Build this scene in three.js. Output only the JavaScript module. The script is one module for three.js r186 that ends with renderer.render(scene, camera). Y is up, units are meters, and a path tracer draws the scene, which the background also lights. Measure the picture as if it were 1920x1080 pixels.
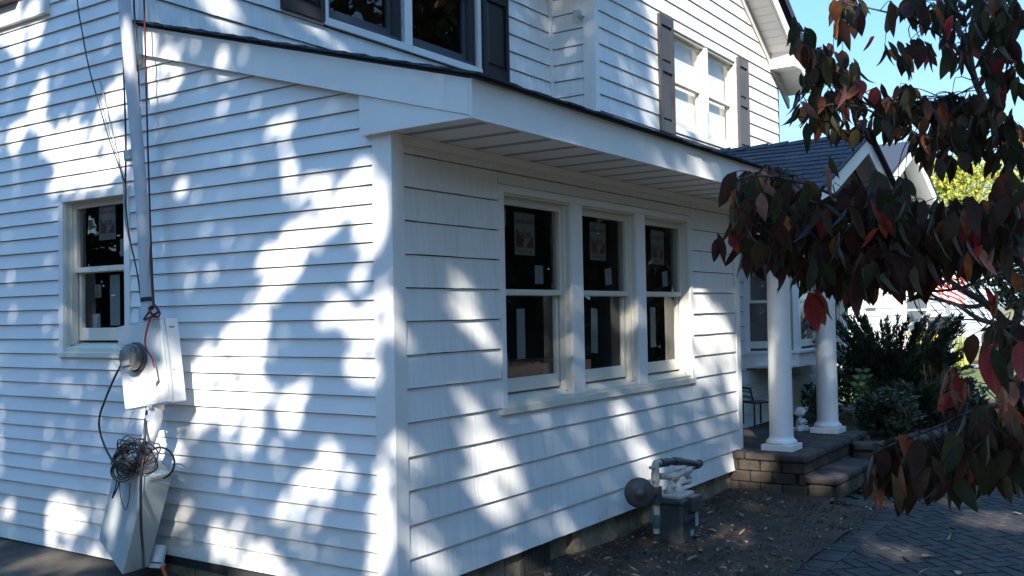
import * as THREE from 'three';
import { mergeGeometries } from 'three/addons/utils/BufferGeometryUtils.js';
import { RoundedBoxGeometry } from 'three/addons/geometries/RoundedBoxGeometry.js';
import { MarchingCubes } from 'three/addons/objects/MarchingCubes.js';

// ------------------------------------------------------------------ camera, sky, sun, exposure
const scene = new THREE.Scene();
const camera = new THREE.PerspectiveCamera(32.49, 1024 / 576, 0.05, 600);
camera.position.set(-3.9095, 1.6527, 3.3792);
camera.rotation.set(0.0254, -0.978, -0.0185, 'YXZ');
scene.add(camera);
const SUN = new THREE.Vector3(-1.95, 1.34, 1.0).normalize();          // towards the sun
{
  const W = 512, H = 256, d = new Float32Array(W * H * 4), v = new THREE.Vector3();
  for (let j = 0; j < H; j++) for (let i = 0; i < W; i++) {
    const el = ((j + 0.5) / H - 0.5) * Math.PI, az = ((i + 0.5) / W - 0.5) * 2 * Math.PI;
    v.set(Math.cos(el) * Math.cos(az), Math.sin(el), Math.cos(el) * Math.sin(az));
    const s = Math.max(0, Math.sin(el)), k = Math.pow(1 - s, 4.2), c = v.dot(SUN), o = (j * W + i) * 4;
    const glow = 0.5 * Math.pow(Math.max(0, c), 10) + 1.2 * Math.pow(Math.max(0, c), 80);
    const z = [0.165, 0.415, 0.83], h = [0.36, 0.68, 0.80], side = 1 + 1.1 * Math.pow((1 + c) / 2, 2), g = [1, 0.93, 0.8], m = 0.42 * Math.exp(-Math.pow(s / 0.16, 2));
    for (let q = 0; q < 3; q++) d[o + q] = el < -0.02 ? 0.08 : ((z[q] + (h[q] - z[q]) * k) * side + g[q] * (glow + m * 0.8)) * 0.66;
    d[o + 3] = 1;
  }
  const t = new THREE.DataTexture(d, W, H, THREE.RGBAFormat, THREE.FloatType);
  t.mapping = THREE.EquirectangularReflectionMapping; t.magFilter = t.minFilter = THREE.LinearFilter; t.needsUpdate = true;
  scene.background = t; scene.environment = t;
  scene.backgroundIntensity = 1.0; scene.environmentIntensity = 1.0;
}
const sun = new THREE.DirectionalLight(new THREE.Color(1.0, 0.93, 0.82), 5);
sun.position.copy(SUN).multiplyScalar(60); sun.target.position.set(2, 1, -1); sun.position.add(sun.target.position);
sun.castShadow = true; sun.shadow.mapSize.set(4096, 4096);
Object.assign(sun.shadow.camera, { left: -20, right: 20, top: 20, bottom: -20, near: 1, far: 140 });
sun.shadow.radius = 1;
scene.add(sun, sun.target);
const renderer = new THREE.WebGLRenderer({ antialias: true });
renderer.toneMapping = THREE.LinearToneMapping; renderer.toneMappingExposure = 2.55;
renderer.shadowMap.enabled = true; renderer.setSize(1024, 576);

// ------------------------------------------------------------------ helpers
function rngOf(seed) { let a = seed >>> 0; return () => { a = (a + 0x6d2b79f5) >>> 0; let t = Math.imul(a ^ (a >>> 15), 1 | a); t = (t + Math.imul(t ^ (t >>> 7), 61 | t)) ^ t; return ((t ^ (t >>> 14)) >>> 0) / 4294967296; }; }
const rnd = rngOf(7);
const rr = (a, b) => a + (b - a) * rnd();
const V = (x, y, z) => new THREE.Vector3(x, y, z);
camera.updateMatrixWorld(true);
// a place seen at a pixel of a 1920-wide view, by its distance along the view or on an axis plane
const FPX = 540 / Math.tan(THREE.MathUtils.degToRad(32.49 / 2));
function rayOf(px, py) { return V((px - 960) / FPX, -(py - 540) / FPX, -1).applyQuaternion(camera.quaternion); }
function at(px, py, depth) { return rayOf(px, py).multiplyScalar(depth).add(camera.position); }
function onPlane(px, py, axis, val) { const r = rayOf(px, py), t = (val - camera.position[axis]) / r[axis]; return r.multiplyScalar(t).add(camera.position); }

const names = {};
function numbered(n) { names[n] = (names[n] ?? -1) + 1; return names[n] ? n + '_' + String(names[n]).padStart(3, '0') : n; }
function tag(o, label, category, group, kind) { if (label) o.userData.label = label; if (category) o.userData.category = category; if (group) o.userData.group = group; if (kind) o.userData.kind = kind; return o; }
function thing(name, label, category, pos = [0, 0, 0], group) { const g = new THREE.Group(); g.name = numbered(name); g.position.set(...pos); scene.add(g); return tag(g, label, category, group); }
function mesh(name, geo, mat, parent, kind) {
  if (Array.isArray(geo)) geo = geo.length > 1 ? mergeGeometries(geo.map((g) => prep(g))) : prep(geo[0]);
  const m = new THREE.Mesh(geo, mat); m.castShadow = m.receiveShadow = true;
  if (parent && parent !== scene) { m.name = name; parent.add(m); } else { m.name = numbered(name); scene.add(m); }
  if (kind) m.userData.kind = kind;
  return m;
}
function prep(g) {
  if (g.index) g = g.toNonIndexed();
  for (const k of Object.keys(g.attributes)) if (!['position', 'normal', 'uv'].includes(k)) g.deleteAttribute(k);
  if (!g.attributes.normal) g.computeVertexNormals();
  if (!g.attributes.uv) g.setAttribute('uv', new THREE.BufferAttribute(new Float32Array(g.attributes.position.count * 2), 2));
  return g;
}
const FACES = [[0, 1, 2, 3], [4, 5, 6, 7], [0, 1, 5, 4], [1, 2, 6, 5], [2, 3, 7, 6], [3, 0, 4, 7]];
// convex six-sided solid from 8 corners (lower ring, upper ring); uv in metres
function hexa(c) {
  const ctr = c.reduce((a, b) => a.clone().add(b), V(0, 0, 0)).multiplyScalar(1 / 8), P = [], N = [], U = [];
  for (const f of FACES) {
    let q = f.map((i) => c[i]);
    const n = q[2].clone().sub(q[0]).cross(q[3].clone().sub(q[1])).normalize();
    const mid = q[0].clone().add(q[2]).multiplyScalar(0.5);
    if (n.dot(mid.sub(ctr)) < 0) { n.negate(); q = [q[3], q[2], q[1], q[0]]; }
    const ax = Math.abs(n.x) > Math.abs(n.y) ? (Math.abs(n.x) > Math.abs(n.z) ? 0 : 2) : (Math.abs(n.y) > Math.abs(n.z) ? 1 : 2);
    for (const i of [0, 1, 2, 0, 2, 3]) { const p = q[i]; P.push(p.x, p.y, p.z); N.push(n.x, n.y, n.z); U.push(...(ax === 0 ? [p.z, p.y] : ax === 1 ? [p.x, p.z] : [p.x, p.y])); }
  }
  const g = new THREE.BufferGeometry();
  g.setAttribute('position', new THREE.Float32BufferAttribute(P, 3)); g.setAttribute('normal', new THREE.Float32BufferAttribute(N, 3)); g.setAttribute('uv', new THREE.Float32BufferAttribute(U, 2));
  return g;
}
function box(x0, x1, y0, y1, z0, z1) { return hexa([V(x0, y0, z0), V(x1, y0, z0), V(x1, y0, z1), V(x0, y0, z1), V(x0, y1, z0), V(x1, y1, z0), V(x1, y1, z1), V(x0, y1, z1)]); }
// a wall's own frame: u along it, o outward
const frames = {
  front: (z) => ({ P: (u, y, o) => V(u, y, z + o) }),
  left: (x) => ({ P: (u, y, o) => V(x - o, y, u) }),
};
function lbox(f, u0, u1, y0, y1, o0, o1) { const P = f.P; return hexa([P(u0, y0, o0), P(u1, y0, o0), P(u1, y0, o1), P(u0, y0, o1), P(u0, y1, o0), P(u1, y1, o0), P(u1, y1, o1), P(u0, y1, o1)]); }
// a lapped board: its lower edge stands proud by ob, its upper edge by ot
function lap(f, u0, u1, y0, y1, ob, ot, skew = 0, u0t = u0, u1t = u1) { const P = f.P; return hexa([P(u0, y0, 0), P(u1, y0 + skew, 0), P(u1, y0 + skew, ob), P(u0, y0, ob), P(u0t, y1, 0), P(u1t, y1, 0), P(u1t, y1, ot), P(u0t, y1, ot)]); }
function tubeOf(pts, r, seg = 40, rad = 7, closed = false) { return new THREE.TubeGeometry(new THREE.CatmullRomCurve3(pts, closed, 'centripetal'), seg, r, rad, closed); }
function limb(pts, r0, r1, seg = 14, rad = 7) {           // tapering tube
  const c = new THREE.CatmullRomCurve3(pts, false, 'centripetal'), g = new THREE.TubeGeometry(c, seg, 1, rad, false), p = g.attributes.position, q = V();
  for (let i = 0; i <= seg; i++) { const ctr = c.getPointAt(i / seg), r = r0 + (r1 - r0) * i / seg; for (let j = 0; j <= rad; j++) { const k = i * (rad + 1) + j; q.fromBufferAttribute(p, k).sub(ctr).multiplyScalar(r).add(ctr); p.setXYZ(k, q.x, q.y, q.z); } }
  return g;
}
function cyl(r0, r1, a, b, rad = 16) { const d = b.clone().sub(a), g = new THREE.CylinderGeometry(r1, r0, d.length(), rad); g.applyQuaternion(new THREE.Quaternion().setFromUnitVectors(V(0, 1, 0), d.clone().normalize())); const m = a.clone().add(b).multiplyScalar(0.5); g.translate(m.x, m.y, m.z); return g; }

// ------------------------------------------------------------------ textures and materials
function lattice(n, seed) { const r = rngOf(seed), a = new Float32Array(n * n); for (let i = 0; i < a.length; i++) a[i] = r(); return (x, y) => { const xi = Math.floor(x), yi = Math.floor(y), fx = x - xi, fy = y - yi, s = fx * fx * (3 - 2 * fx), t = fy * fy * (3 - 2 * fy), I = (i, j) => a[((j % n + n) % n) * n + ((i % n + n) % n)]; return (I(xi, yi) * (1 - s) + I(xi + 1, yi) * s) * (1 - t) + (I(xi, yi + 1) * (1 - s) + I(xi + 1, yi + 1) * s) * t; }; }
function fbmOf(seed, base = 8, oct = 4) { const L = [...Array(oct)].map((_, k) => lattice(base << k, seed + k)); return (u, v) => { let s = 0, a = 0.5, w = 0; L.forEach((f, k) => { s += a * f(u * (base << k), v * (base << k)); w += a; a *= 0.55; }); return s / w; }; }
function tex(size, fn, srgb, rep = [1, 1]) {
  const d = new Uint8Array(size * size * 4);
  for (let j = 0; j < size; j++) for (let i = 0; i < size; i++) { const c = fn(i / size, j / size), o = (j * size + i) * 4; for (let k = 0; k < 3; k++) d[o + k] = Math.max(0, Math.min(255, (Array.isArray(c) ? c[k] : c) * 255)); d[o + 3] = 255; }
  const t = new THREE.DataTexture(d, size, size, THREE.RGBAFormat); t.wrapS = t.wrapT = THREE.RepeatWrapping; t.magFilter = t.minFilter = THREE.LinearFilter; if (srgb) t.colorSpace = THREE.SRGBColorSpace; t.repeat.set(...rep); t.needsUpdate = true; return t;
}
const lin = (r, g, b) => new THREE.Color().setRGB(r, g, b);
const std = (c, o = {}) => new THREE.MeshStandardMaterial({ color: Array.isArray(c) ? lin(...c) : c, roughness: 0.6, ...o });
const s1 = (x) => Math.pow(Math.max(0, x), 1 / 2.2);
const fA = fbmOf(11, 6, 5), fB = fbmOf(23, 16, 4), fC = fbmOf(41, 4, 5);
const grainBump = tex(512, (u, v) => { const g = lattice2(u * 64, v * 3), h = lattice3(u * 160, v * 6); return 0.6 * g + 0.4 * h; }, false, [1 / 0.5, 1 / 0.5]);
function lattice2(x, y) { return (lattice2.f ??= lattice(64, 71))(x, y); }
function lattice3(x, y) { return (lattice3.f ??= lattice(160, 72))(x, y); }
const grainColor = tex(512, (u, v) => { const g = lattice2(u * 64, v * 3), d = fC(u, v); const k = 0.93 + 0.05 * g + 0.05 * (d - 0.5); return [k, k, k]; }, true, [1 / 1.1, 1 / 1.1]);
const boardBump = tex(512, (u, v) => 0.5 * lattice3(u * 6, v * 160) + 0.5 * fA(u, v), false, [1 / 0.9, 1 / 0.9]);
const boardColor = tex(512, (u, v) => { const k = 0.955 + 0.07 * (fC(u, v) - 0.5) + 0.03 * (fB(u, v) - 0.5); return [k, k, k]; }, true, [1 / 2.3, 1 / 2.3]);
const vinyl = std([0.80, 0.80, 0.80], { roughness: 0.5, map: boardColor, bumpMap: boardBump, bumpScale: 0.0006 });
const vinylB = std([0.78, 0.785, 0.79], { roughness: 0.5, map: boardColor, bumpMap: boardBump, bumpScale: 0.0006 });
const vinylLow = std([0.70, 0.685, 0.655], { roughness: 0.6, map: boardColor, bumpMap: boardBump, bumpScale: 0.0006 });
const shakeMats = [0.775, 0.765, 0.77, 0.76].map((k) => std([k, k, k * 0.985], { roughness: 0.58, map: grainColor, bumpMap: grainBump, bumpScale: 0.0016 }));
const trim = std([0.79, 0.785, 0.77], { roughness: 0.42, map: boardColor });
const soffitWhite = std([0.74, 0.73, 0.71], { roughness: 0.5 });
const sashMat = std([0.60, 0.575, 0.50], { roughness: 0.4 });
const shadowSheathing = std([0.022, 0.022, 0.025], { roughness: 0.95 });  // near-black, so the slots between siding courses read as shadow lines
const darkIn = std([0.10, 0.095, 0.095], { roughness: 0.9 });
const glass = new THREE.MeshPhysicalMaterial({ color: 0xffffff, roughness: 0.0, transmission: 1, thickness: 0, ior: 1.5 });
const shingleTone = (k) => std([0.035 * k, 0.043 * k, 0.066 * k], { roughness: 0.92, map: tex(128, (u, v) => { const n = 0.62 + 0.6 * (fB(u, v) - 0.5) + 0.2 * rnd(); return [n, n, n]; }, true, [3, 3]) });
const shingleMats = [1.1, 1.35, 1.6].map(shingleTone);
const blackShutter = std([0.012, 0.011, 0.012], { roughness: 0.45 });
const concreteTex = tex(512, (u, v) => { const n = 0.72 + 0.5 * (fA(u, v) - 0.5) + 0.28 * (fB(u, v) - 0.5) + 0.08 * rnd(); return [n, n * 0.985, n * 0.96]; }, true, [1.2, 1.2]);
const roughBump = tex(512, (u, v) => 0.6 * fA(u, v) + 0.4 * fB(u, v), false, [2.2, 2.2]);
const foundMat = std([0.34, 0.28, 0.2], { roughness: 0.95, map: concreteTex, bumpMap: roughBump, bumpScale: 0.006 });
const blockMats = [[0.105, 0.08, 0.06], [0.078, 0.063, 0.05], [0.14, 0.106, 0.08], [0.066, 0.056, 0.048]].map((c) => std(c, { roughness: 0.95, map: concreteTex, bumpMap: roughBump, bumpScale: 0.012 }));
const capMats = [[0.078, 0.064, 0.06], [0.095, 0.078, 0.07], [0.065, 0.057, 0.056]].map((c) => std(c, { roughness: 0.9, map: concreteTex, bumpMap: roughBump, bumpScale: 0.005 }));
const paverMats = [[0.042, 0.037, 0.042], [0.058, 0.049, 0.051], [0.031, 0.029, 0.034], [0.053, 0.043, 0.043]].map((c) => std(c, { roughness: 0.85, map: concreteTex, bumpMap: roughBump, bumpScale: 0.003 }));
const pipeGrey = std([0.44, 0.46, 0.50], { roughness: 0.5, map: boardColor });
const blackCable = std([0.012, 0.012, 0.014], { roughness: 0.5 });

// piece by piece leaf shapes
function leafGeo(curl, fold, wide = 0.285, n = 7) {
  const P = [], U = [], I = [];
  for (let i = 0; i <= n; i++) {
    const t = i / n, w = wide * Math.pow(Math.sin(Math.PI * Math.pow(t, 0.85)), 0.8) * (1 - 0.25 * t) + (i === 0 || i === n ? 0 : 0.004);
    const y = -t, z = curl * t * t + 0.06 * Math.sin(t * 5) * curl;
    for (let j = 0; j < 3; j++) { const s = j - 1; P.push(s * w * Math.cos(fold), y + 0.02 * Math.abs(s), z + Math.abs(s) * w * Math.sin(fold) + 0.02 * s * Math.sin(t * 9)); U.push(0.5 + 0.5 * s * w / wide, 1 - t); }
  }
  for (let i = 0; i < n; i++) for (let j = 0; j < 2; j++) { const a = i * 3 + j, b = a + 1, c = a + 3, d = a + 4; I.push(a, c, b, b, c, d); }
  const g = new THREE.BufferGeometry(); g.setAttribute('position', new THREE.Float32BufferAttribute(P, 3)); g.setAttribute('uv', new THREE.Float32BufferAttribute(U, 2)); g.setIndex(I); g.computeVertexNormals(); return g;
}
// ------------------------------------------------------------------ the ground
const GX = {};
{
  const dirtC = tex(512, (u, v) => { const n = 0.5 + 0.7 * (fA(u, v) - 0.5) + 0.5 * (fB(u, v) - 0.5); const m = fC(u + 0.3, v) > 0.62 ? 0.12 : 0; return [s1(0.05 * n + 0.006 + m * 0.06), s1(0.030 * n + 0.004 + m * 0.036), s1(0.018 * n + 0.002 + m * 0.02)]; }, true, [1, 1]);
  GX.dirt = std([1, 1, 1], { map: dirtC, roughness: 1, bumpMap: roughBump, bumpScale: 0.02 });
  const grassC = tex(512, (u, v) => { const n = 0.55 + 0.9 * (fA(u, v) - 0.5) + 0.6 * (fB(u, v) - 0.5); return [s1(0.13 * n + 0.02), s1(0.17 * n + 0.02), s1(0.03 * n + 0.01)]; }, true, [1, 1]);
  GX.grass = std([1, 1, 1], { map: grassC, roughness: 1, bumpMap: roughBump, bumpScale: 0.04 });
  const aspC = tex(512, (u, v) => { const n = 0.55 + 1.2 * (fC(u, v) - 0.5) + 0.6 * (fA(u, v) - 0.5) + 0.9 * (rnd() - 0.5); return [s1(0.085 * n + 0.004), s1(0.068 * n + 0.003), s1(0.05 * n + 0.002)]; }, true, [1, 1]);
  GX.asphalt = std([1, 1, 1], { map: aspC, roughness: 0.95, bumpMap: roughBump, bumpScale: 0.006 });
  GX.walk = std([0.42, 0.40, 0.37], { roughness: 0.95, map: concreteTex });
  const sheet = (name, x0, x1, z0, z1, y, m, nx = 1, nz = 1, rough = 0, seed = 5) => {
    const g = new THREE.PlaneGeometry(x1 - x0, z1 - z0, nx, nz); g.rotateX(-Math.PI / 2); g.translate((x0 + x1) / 2, y, (z0 + z1) / 2);
    const p = g.attributes.position, uv = g.attributes.uv, n = fbmOf(seed, 5, 4);
    for (let i = 0; i < p.count; i++) { uv.setXY(i, p.getX(i), p.getZ(i)); if (rough) p.setY(i, y + rough * (n(p.getX(i) * 0.31 + 5, p.getZ(i) * 0.31 + 5) - 0.55)); }
    g.computeVertexNormals();
    return mesh(name, g, m, scene, 'structure');
  };
  GX.sheet = sheet;
  const strewn = tex(512, (u, v) => { const n = 0.6 + 0.9 * (fA(u, v) - 0.5) + 0.6 * (fB(u, v) - 0.5), o = fC(u + 0.2, v) > 0.5 ? 1 : 0; return [s1((0.2 + 0.1 * o) * n + 0.02), s1((0.175 + 0.01 * o) * n + 0.02), s1(0.05 * n + 0.01)]; }, true, [1, 1]);
  sheet('ground', -250, 350, -300, 250, -0.09, std([1, 1, 1], { map: strewn, roughness: 1 }));
  sheet('lawn', 6.2, 24.5, -3.2, 14, -0.03, GX.grass, 60, 50, 0.08, 9);
  sheet('driveway', -14, 0.06, -16, 10, 0.085, GX.asphalt, 40, 60, 0.02, 3);
  sheet('dirt_bed', 0.05, 4.62, -0.3, 0.93, 0.035, GX.dirt, 90, 30, 0.07, 17);
  sheet('dirt_bed', 0.05, 4.34, 0.93, 1.365, 0.035, GX.dirt, 80, 10, 0.07, 17);
  sheet('sidewalk', 24.5, 26.0, -3.1, 12, 0.0, GX.walk);
  sheet('street', 26.4, 34, 0.5, 60, -0.02, GX.asphalt);
  for (let k = 0; k < 1; k++) sheet('paver_base', 0.05, 16, 1.3, 7, -0.006, std([0.012, 0.011, 0.013], { roughness: 1 }));
}

// ------------------------------------------------------------------ the house
const house = thing('house', 'white house with lapped vinyl siding, a low lean-to front wing and dark shutters upstairs', 'house');
const FR = frames.front(0), LF = frames.left(0), UL = frames.front(-2.1), UR = frames.front(-1.57), RT = frames.left(5.05), RC = frames.front(-1.0);
const rakeB = (z) => 2.815 - 0.279 * (z + 0.16), rakeT = (z) => 2.79 - 0.279 * (z - 0.57);

// side wall of lapped boards
const wallL = mesh('side_wall', [box(0, 0.1, 0.14, 1.432, -7, -0.05), box(0, 0.1, 1.432, 2.53, -7, -2.95), box(0, 0.1, 1.432, 2.53, -2.24, -0.05), box(0, 0.1, 2.53, 3.0, -7, -0.55), box(0.0, 0.1, 3.0, 3.3, -7, -1.6), box(0, 0.1, 3.3, 6.4, -7, -2.101), box(0.01, 0.1, 2.53, 2.72, -0.55, -0.05)], shadowSheathing, house);
const claps = [vinyl, vinylB];
{
  const E = 0.1016, W0 = -2.99, W1 = -2.2, WB = 1.43, WT = 2.52;
  let n = 0;
  const clap = (z0, z1, yb, y0, y1, sh = 0) => {
    const f = (y) => 0.018 - 0.0145 * (y - yb) / E;
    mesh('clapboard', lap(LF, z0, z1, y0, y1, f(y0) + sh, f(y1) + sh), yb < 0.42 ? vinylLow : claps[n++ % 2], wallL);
  };
  for (let i = -36; i <= 25; i++) {
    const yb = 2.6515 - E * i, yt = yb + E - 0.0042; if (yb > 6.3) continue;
    let end = -0.112;
    if (yb > 2.62) { end = Math.min(-0.112, -0.16 - (yb - 2.815) / 0.279); if (yb < 2.82) end = -0.162; }
    if (end < -2.1) end = -2.17;
    if (yb > 3.22) end = Math.min(end, yb > 3.42 ? -2.17 : end);
    const st = i === 25 ? -2.055 : 0;
    if (i === 25) end = -2.055;
    const start = -7, jn = rnd() < 0.5 ? -0.5 - rr(0, 1.4) : -2.3 - rr(0, 1.4);
    const hasW = yb < WT && yt > WB;
    if (!hasW) { if (yb > 2.6) { clap(start, end, yb, yb, yt); } else { clap(start, jn, yb, yb, yt); clap(jn - 0.03, end, yb, yb + 0.0006, yt, 0.0022); } }
    else {
      clap(start, W0, yb, yb, yt); clap(W1, end, yb, yb, yt);
      if (yt > WT) clap(W0, W1, yb, Math.max(yb, WT), yt);
      if (yb < WB) clap(W0, W1, yb, yb, Math.min(yt, WB));
    }
  }
  mesh('starter_strip', [lbox(LF, -7, -2.056, 0.098, 0.1105, 0, 0.017), lbox(LF, -2.054, -0.0, 0.2, 0.2125, 0, 0.017)], trim, house);
  // deep white trim box under the eaves at the back, and the dark eave above it
  mesh('frieze_board', [lbox(LF, -7, -3.09, 3.83, 3.94, 0, 0.05), lbox(LF, -7, -3.085, 3.80, 3.83, 0, 0.058)], trim, house);
  mesh('gutter', [lbox(LF, -7, -3.42, 3.945, 4.12, 0.0, 0.13), lbox(LF, -7, -3.4, 4.122, 4.16, 0, 0.16)], std([0.09, 0.08, 0.08], { roughness: 0.6 }), house);
}
// foundation with its blocks
const foundation = mesh('foundation', [box(0.03, 4.78, -0.3, 0.2, -6.9, -0.09)], foundMat, house);
{
  for (let r = 0; r < 2; r++) for (let k = 0; k < 13; k++) { const x0 = 0.03 + k * 0.4 - (r ? 0.2 : 0) + 0.004; if (k === 4 && r === 1) continue; const a = Math.max(0.03, x0), b = Math.min(4.78, x0 + 0.392); if (b - a > 0.05) mesh('concrete_block', box(a, b, -0.19 + r * 0.2, 0.004 + r * 0.194, -0.092, -0.034 - rr(0, 0.004)), foundMat, foundation); }
  for (let k = 0; k < 9; k++) mesh('concrete_block', box(0.012 + rr(0, 0.004), 0.03, -0.05, 0.198, -0.03 - k * 0.4 - 0.392, -0.03 - k * 0.4), foundMat, foundation);
  const vg = [lbox(FR, 1.18, 1.52, 0.03, 0.19, -0.09, -0.03)];
  const vent = mesh('foundation_vent', vg, darkIn, house);
  for (let k = 0; k < 9; k++) mesh('louvre', hexa([V(1.2 + k * 0.036, 0.035, -0.03), V(1.222 + k * 0.036, 0.035, -0.03), V(1.222 + k * 0.036, 0.035, -0.012), V(1.2 + k * 0.036, 0.035, -0.012), V(1.2 + k * 0.036, 0.185, -0.03), V(1.222 + k * 0.036, 0.185, -0.03), V(1.222 + k * 0.036, 0.185, -0.016), V(1.2 + k * 0.036, 0.185, -0.016)]), std([0.03, 0.028, 0.027], { roughness: 0.7 }), vent);
}
// front wall of shingle-faced courses
const wallF = mesh('front_wall', [box(0.1, 4.75, 0.19, 1.055, -0.1, 0), box(0.1, 0.99, 1.055, 2.43, -0.1, 0), box(3.745, 4.75, 1.055, 2.43, -0.1, 0), box(0.1, 4.75, 2.43, 2.62, -0.1, 0)], shadowSheathing, house);
const EX = 0.1778;
function shakeRow(f, u0, u1, yb, yt, parent, out, min = 0.1, max = 0.21) {
  let u = u0;
  while (u < u1 - 0.001) {
    let e = u + rr(min, max); if (u1 - e < 0.07) e = u1;
    const gap = rnd() < 0.12 ? 0.003 : 0.0009, dy = rr(-0.0008, 0.0014), ob = 0.0195 + rr(-0.0006, 0.0006);
    const g = lap(f, u, e - gap, yb + dy, yt, ob, 0.004, rr(-0.0006, 0.0006));
    if (out) out.push(g); else mesh('shake', g, shakeMats[Math.floor(rnd() * 4)], parent);
    u = e;
  }
}
{
  for (let k = -1; k <= 12; k++) {
    const yb = 2.33226 - EX * k, yt = Math.min(yb + EX - 0.005, 2.56);
    const segs = yb < 2.43 && yt > 1.06 ? [[0.08, 0.957], [3.775, 4.735]] : [[0.08, 4.735]];
    for (const [a, b] of segs) shakeRow(FR, a, b, yb, yt, wallF);
    if (segs.length > 1 && yt > 2.435) shakeRow(FR, 0.957, 3.775, 2.435, yt, wallF, null, 0.3, 0.7);
    if (segs.length > 1 && yb < 1.05) shakeRow(FR, 0.957, 3.775, yb, 1.05, wallF);
  }
  mesh('frieze_board', lbox(FR, 0.08, 4.74, 2.555, 2.605, 0, 0.022), trim, house);
}
// corner boards
mesh('corner_board', [lbox(LF, -0.112, 0.02, 0.19, 2.605, 0, 0.021), box(-0.0208, 0.078, 0.19, 2.605, 0.0, 0.021)], trim, house);
mesh('corner_board', [lbox(FR, 4.738, 4.835, 0.33, 2.6, 0, 0.022), box(4.8, 4.835, 0.3, 2.6, -1.0, 0)], trim, house);
mesh('corner_board', [box(-0.021, 0.1, 3.42, 6.4, -2.1, -2.079), box(-0.0208, 0.0, 3.42, 6.4, -2.2, -2.1)], trim, house);
mesh('corner_board', [lbox(UR, 5.028, 5.115, 3.35, 6.3, -0.05, 0.021), box(5.0285, 5.05, 3.35, 6.3, -1.69, -1.62)], trim, house);
mesh('corner_board', [box(5.0, 5.05, 3.3, 6.3, -2.1, -2.06)], trim, house);

// eave of the front wing: soffit panels, fascia, raking board, boxed return
{
  const soff = mesh('soffit', box(-0.03, 4.86, 2.618, 2.64, 0.0, 0.56), soffitWhite, house);
  const ventTex = tex(256, (u, v) => { const a = (u * 36) % 1 - 0.5, b = (v * 36) % 1 - 0.5, inBand = Math.abs(u - 0.5) < 0.1; return inBand && a * a + b * b < 0.18 ? 0.12 : 0.98; }, true, [1 / 0.305, 1 / 0.305]);
  const pm = std([0.74, 0.73, 0.71], { roughness: 0.5, map: ventTex });
  for (let k = 0; k < 16; k++) { const x = -0.05 + k * 0.305; for (let q = 0; q < 3; q++) { const a = x + q * 0.1017, b = a + 0.1017 - 0.0025; const g = box(a, b, 2.606, 2.618, 0.022, 0.565); const uv = g.attributes.uv, p = g.attributes.position; for (let i = 0; i < uv.count; i++) uv.setXY(i, p.getX(i) - x, p.getZ(i)); mesh('soffit_panel', g, q === 1 ? pm : soffitWhite, soff); } }
  mesh('fascia', [box(-0.078, 4.88, 2.6, 2.79, 0.565, 0.585), box(-0.078, 4.88, 2.596, 2.603, 0.56, 0.588)], trim, house);
  // raking board
  mesh('raking_board', hexa([V(-0.078, rakeB(0.56), 0.563), V(0, rakeB(0.56), 0.563), V(0, rakeB(-2.09), -2.09), V(-0.045, rakeB(-2.09), -2.09), V(-0.078, rakeT(0.56), 0.563), V(0, rakeT(0.56), 0.563), V(0, rakeT(-2.09), -2.09), V(-0.045, rakeT(-2.09), -2.09)]), trim, house);
  mesh('eave_return', hexa([V(-0.0755, 2.6, 0.56), V(-0.02, 2.6, 0.56), V(-0.02, 2.6, -0.165), V(-0.056, 2.6, -0.165), V(-0.0755, rakeB(0.56) - 0.002, 0.56), V(-0.02, rakeB(0.56) - 0.002, 0.56), V(-0.02, rakeB(-0.165) - 0.002, -0.165), V(-0.056, rakeB(-0.165) - 0.002, -0.165)]), trim, house);
  mesh('end_board', lbox(frames.left(0), -2.15, -2.06, 3.28, 3.55, 0, 0.05), trim, house);
  // roof of the wing and its shingles: the cut edges show along the rake and the eave
  const roofG = hexa([V(-0.07, 2.795, 0.6), V(4.95, 2.795, 0.6), V(4.95, 3.53, -2.05), V(-0.07, 3.53, -2.05), V(-0.07, 2.805, 0.6), V(4.95, 2.805, 0.6), V(4.95, 3.54, -2.05), V(-0.07, 3.54, -2.05)]);
  const roof = mesh('roof', roofG, shingleMats[0], house);
  const yR = (z) => 2.806 + 0.2774 * (0.6 - z);
  for (let k = 0; k < 19; k++) { const z1 = 0.628 - k * 0.143, z0 = z1 - 0.2, o = -0.094 - rr(0, 0.012), d = rr(0, 0.006); mesh('shingle', hexa([V(o, yR(z1) + 0.003, z1), V(0.3, yR(z1) + 0.003, z1), V(0.3, yR(z0) - 0.004, z0), V(o, yR(z0) - 0.004, z0), V(o + 0.004, yR(z1) + 0.012 + d, z1), V(0.3, yR(z1) + 0.012, z1), V(0.3, yR(z0) + 0.004, z0), V(o + 0.004, yR(z0) + 0.004, z0)]), shingleMats[k % 2], roof); }
  for (let k = 0; k < 30; k++) { const x0 = -0.09 + k * 0.168, x1 = x0 + 0.166, o = 0.632 + rr(-0.004, 0.014), d = rr(-0.003, 0.003); mesh('shingle', hexa([V(x0, 2.795 + d, o), V(x1, 2.795 + rr(-0.004, 0.004), o), V(x1, 2.846, 0.45), V(x0, 2.846, 0.45), V(x0, 2.806 + d, o), V(x1, 2.806 + d, o), V(x1, 2.862, 0.45), V(x0, 2.862, 0.45)]), shingleMats[k % 2], roof); }
}
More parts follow.
